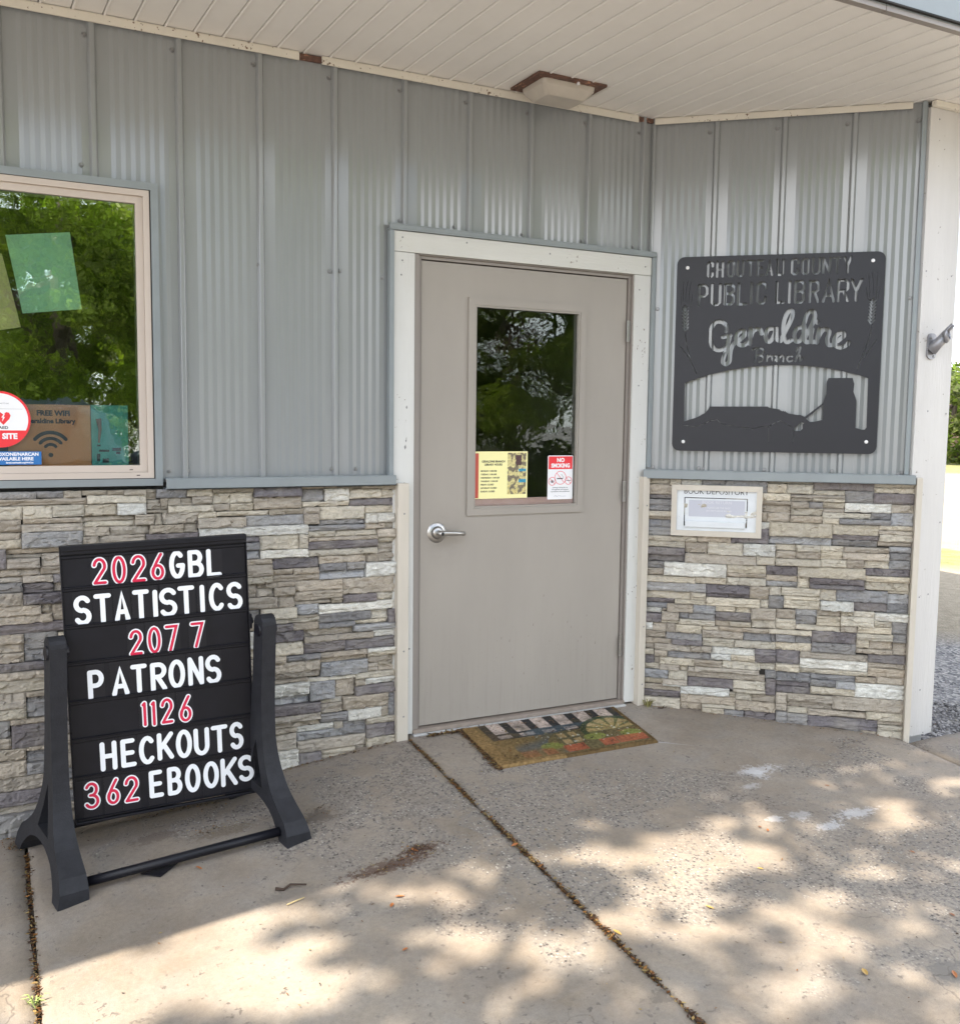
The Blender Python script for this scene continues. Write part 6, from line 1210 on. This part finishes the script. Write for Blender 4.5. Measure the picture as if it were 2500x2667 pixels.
# shrubs far right
for i, (D_, off, h_, w_, lab) in enumerate([(50, 0.0, 4.6, 4.0, 'bushy green shrub row end, right of the white post'), (54, 5.5, 5.4, 3.6, 'taller pale shrub farther along the field edge'), (47, -6.5, 4.0, 4.2, 'low rounded shrub hidden behind the post')]):
    az = .923; x = CAM.x+D_*math.sin(az)+off*math.cos(az); y = CAM.y+D_*math.cos(az)-off*math.sin(az)
    tree(x, y, h_, w_, .0, lab, 30+i, 9000, .16, 'leaf2', -.24, 'shrub')
for i in range(3):
    az = .923+(-.08+.08*i); D_ = 120; x = CAM.x+D_*math.sin(az); y = CAM.y+D_*math.cos(az)
    if i == 0: s0 = tree(x, y, 8, 8, 0., 'distant tree on the horizon beyond the field', 50, 7000, .35, 'leaf2', -.24, 'distant_tree', 'distant trees beyond the field')
    else:
        q_ = s0.copy(); q_['label'] = ('', 'distant rounded tree on the horizon, just right of the post', 'distant tree on the horizon beyond the right picture edge')[i]; COL.objects.link(q_); q_.location = (x, y, -.24); q_.rotation_euler = (0, 0, i*1.1)
        for c_ in s0.children: d_ = c_.copy(); COL.objects.link(d_); d_.parent = q_

# vehicle parked facing the window (seen as a reflection)
vz = gz(-1.15, -5)
car = thing('parked_van', 'dark blue green van parked facing the window, seen in its reflection', 'van', (-1.18, -9.3, vz))
def loft(secs, name, m, par):
    """secs: list of (y, halfwidth_bottom, halfwidth_top, z0, z1); the top is a shallow arch"""
    b = MB(); K = 9
    for (y, wb, wt, z0, z1) in secs:
        ar = .11*(z1-z0)
        row = [(-wb, y, z0), (-wb*1.01, y, z0+(z1-z0)*.5)]+[(wt*q, y, z1-ar*abs(q)**2.2-(.35*ar if abs(q) > .99 else 0)) for q in [-1+2*t/(K-1) for t in range(K)]]+[(wb*1.01, y, z0+(z1-z0)*.5), (wb, y, z0)]
        b.v += row
    n_ = K+4; k = len(secs)
    for i in range(k-1):
        for j in range(n_): j2 = (j+1) % n_; b.f.append((i*n_+j, i*n_+j2, (i+1)*n_+j2, (i+1)*n_+j))
    b.f.append(tuple(range(n_))); b.f.append(tuple((k-1)*n_+j for j in range(n_-1, -1, -1))); return fixn(b.build(name, m, par, False))
loft([(2.35, .82, .78, .30, .92), (2.15, .93, .88, .24, 1.06), (1.30, .96, .92, .24, 1.16), (-2.2, .96, .92, .24, 1.16), (-2.35, .90, .86, .3, 1.1)], 'body', M['carpaint'], car)
loft([(1.32, .90, .86, 1.16, 1.19), (.62, .88, .76, 1.16, 1.86), (.1, .88, .76, 1.16, 1.94), (-1.9, .88, .76, 1.16, 1.93), (-2.25, .88, .80, 1.16, 1.3)], 'cabin', M['carpaint'], car)
ws = MB()
for q in range(7):
    t_ = -1+q/3; ws.v += [(.80*t_, 1.335, 1.225-.0*abs(t_)), (.68*t_, .70, 1.845-.085*abs(t_)**2.2)]
ws.f = [(2*q+3, 2*q+2, 2*q, 2*q+1) for q in range(6)]
ws.build('windscreen', glass_mat('windscreen_glass', .0, (.25, .32, .32)), car)
cab = MB().box(-.60, -.15, .15, .35, 1.16, 1.62, .05).box(.15, .60, .15, .35, 1.16, 1.62, .05); cab.build('seat', mat('grey_seat', (.3, .3, .3), .8), car)
for sx_ in (-1, 1):
    MB().box(sx_*.55, sx_*.88, 2.30, 2.37, .72, .90, .02).build('headlight', M['steel'], car)
    for yy in (1.55, -1.5): MB().tube([(sx_*.74, yy, .34), (sx_*.97, yy, .34)], .34, 20).build('wheel', M['tyre'], car)
    MB().box(sx_*.97, sx_*1.14, .95, 1.08, 1.12, 1.30, .03).build('mirror', M['carpaint'], car)
MB().box(-.5, .5, 2.34, 2.38, .50, .72, .02).build('grille', M['dark'], car)
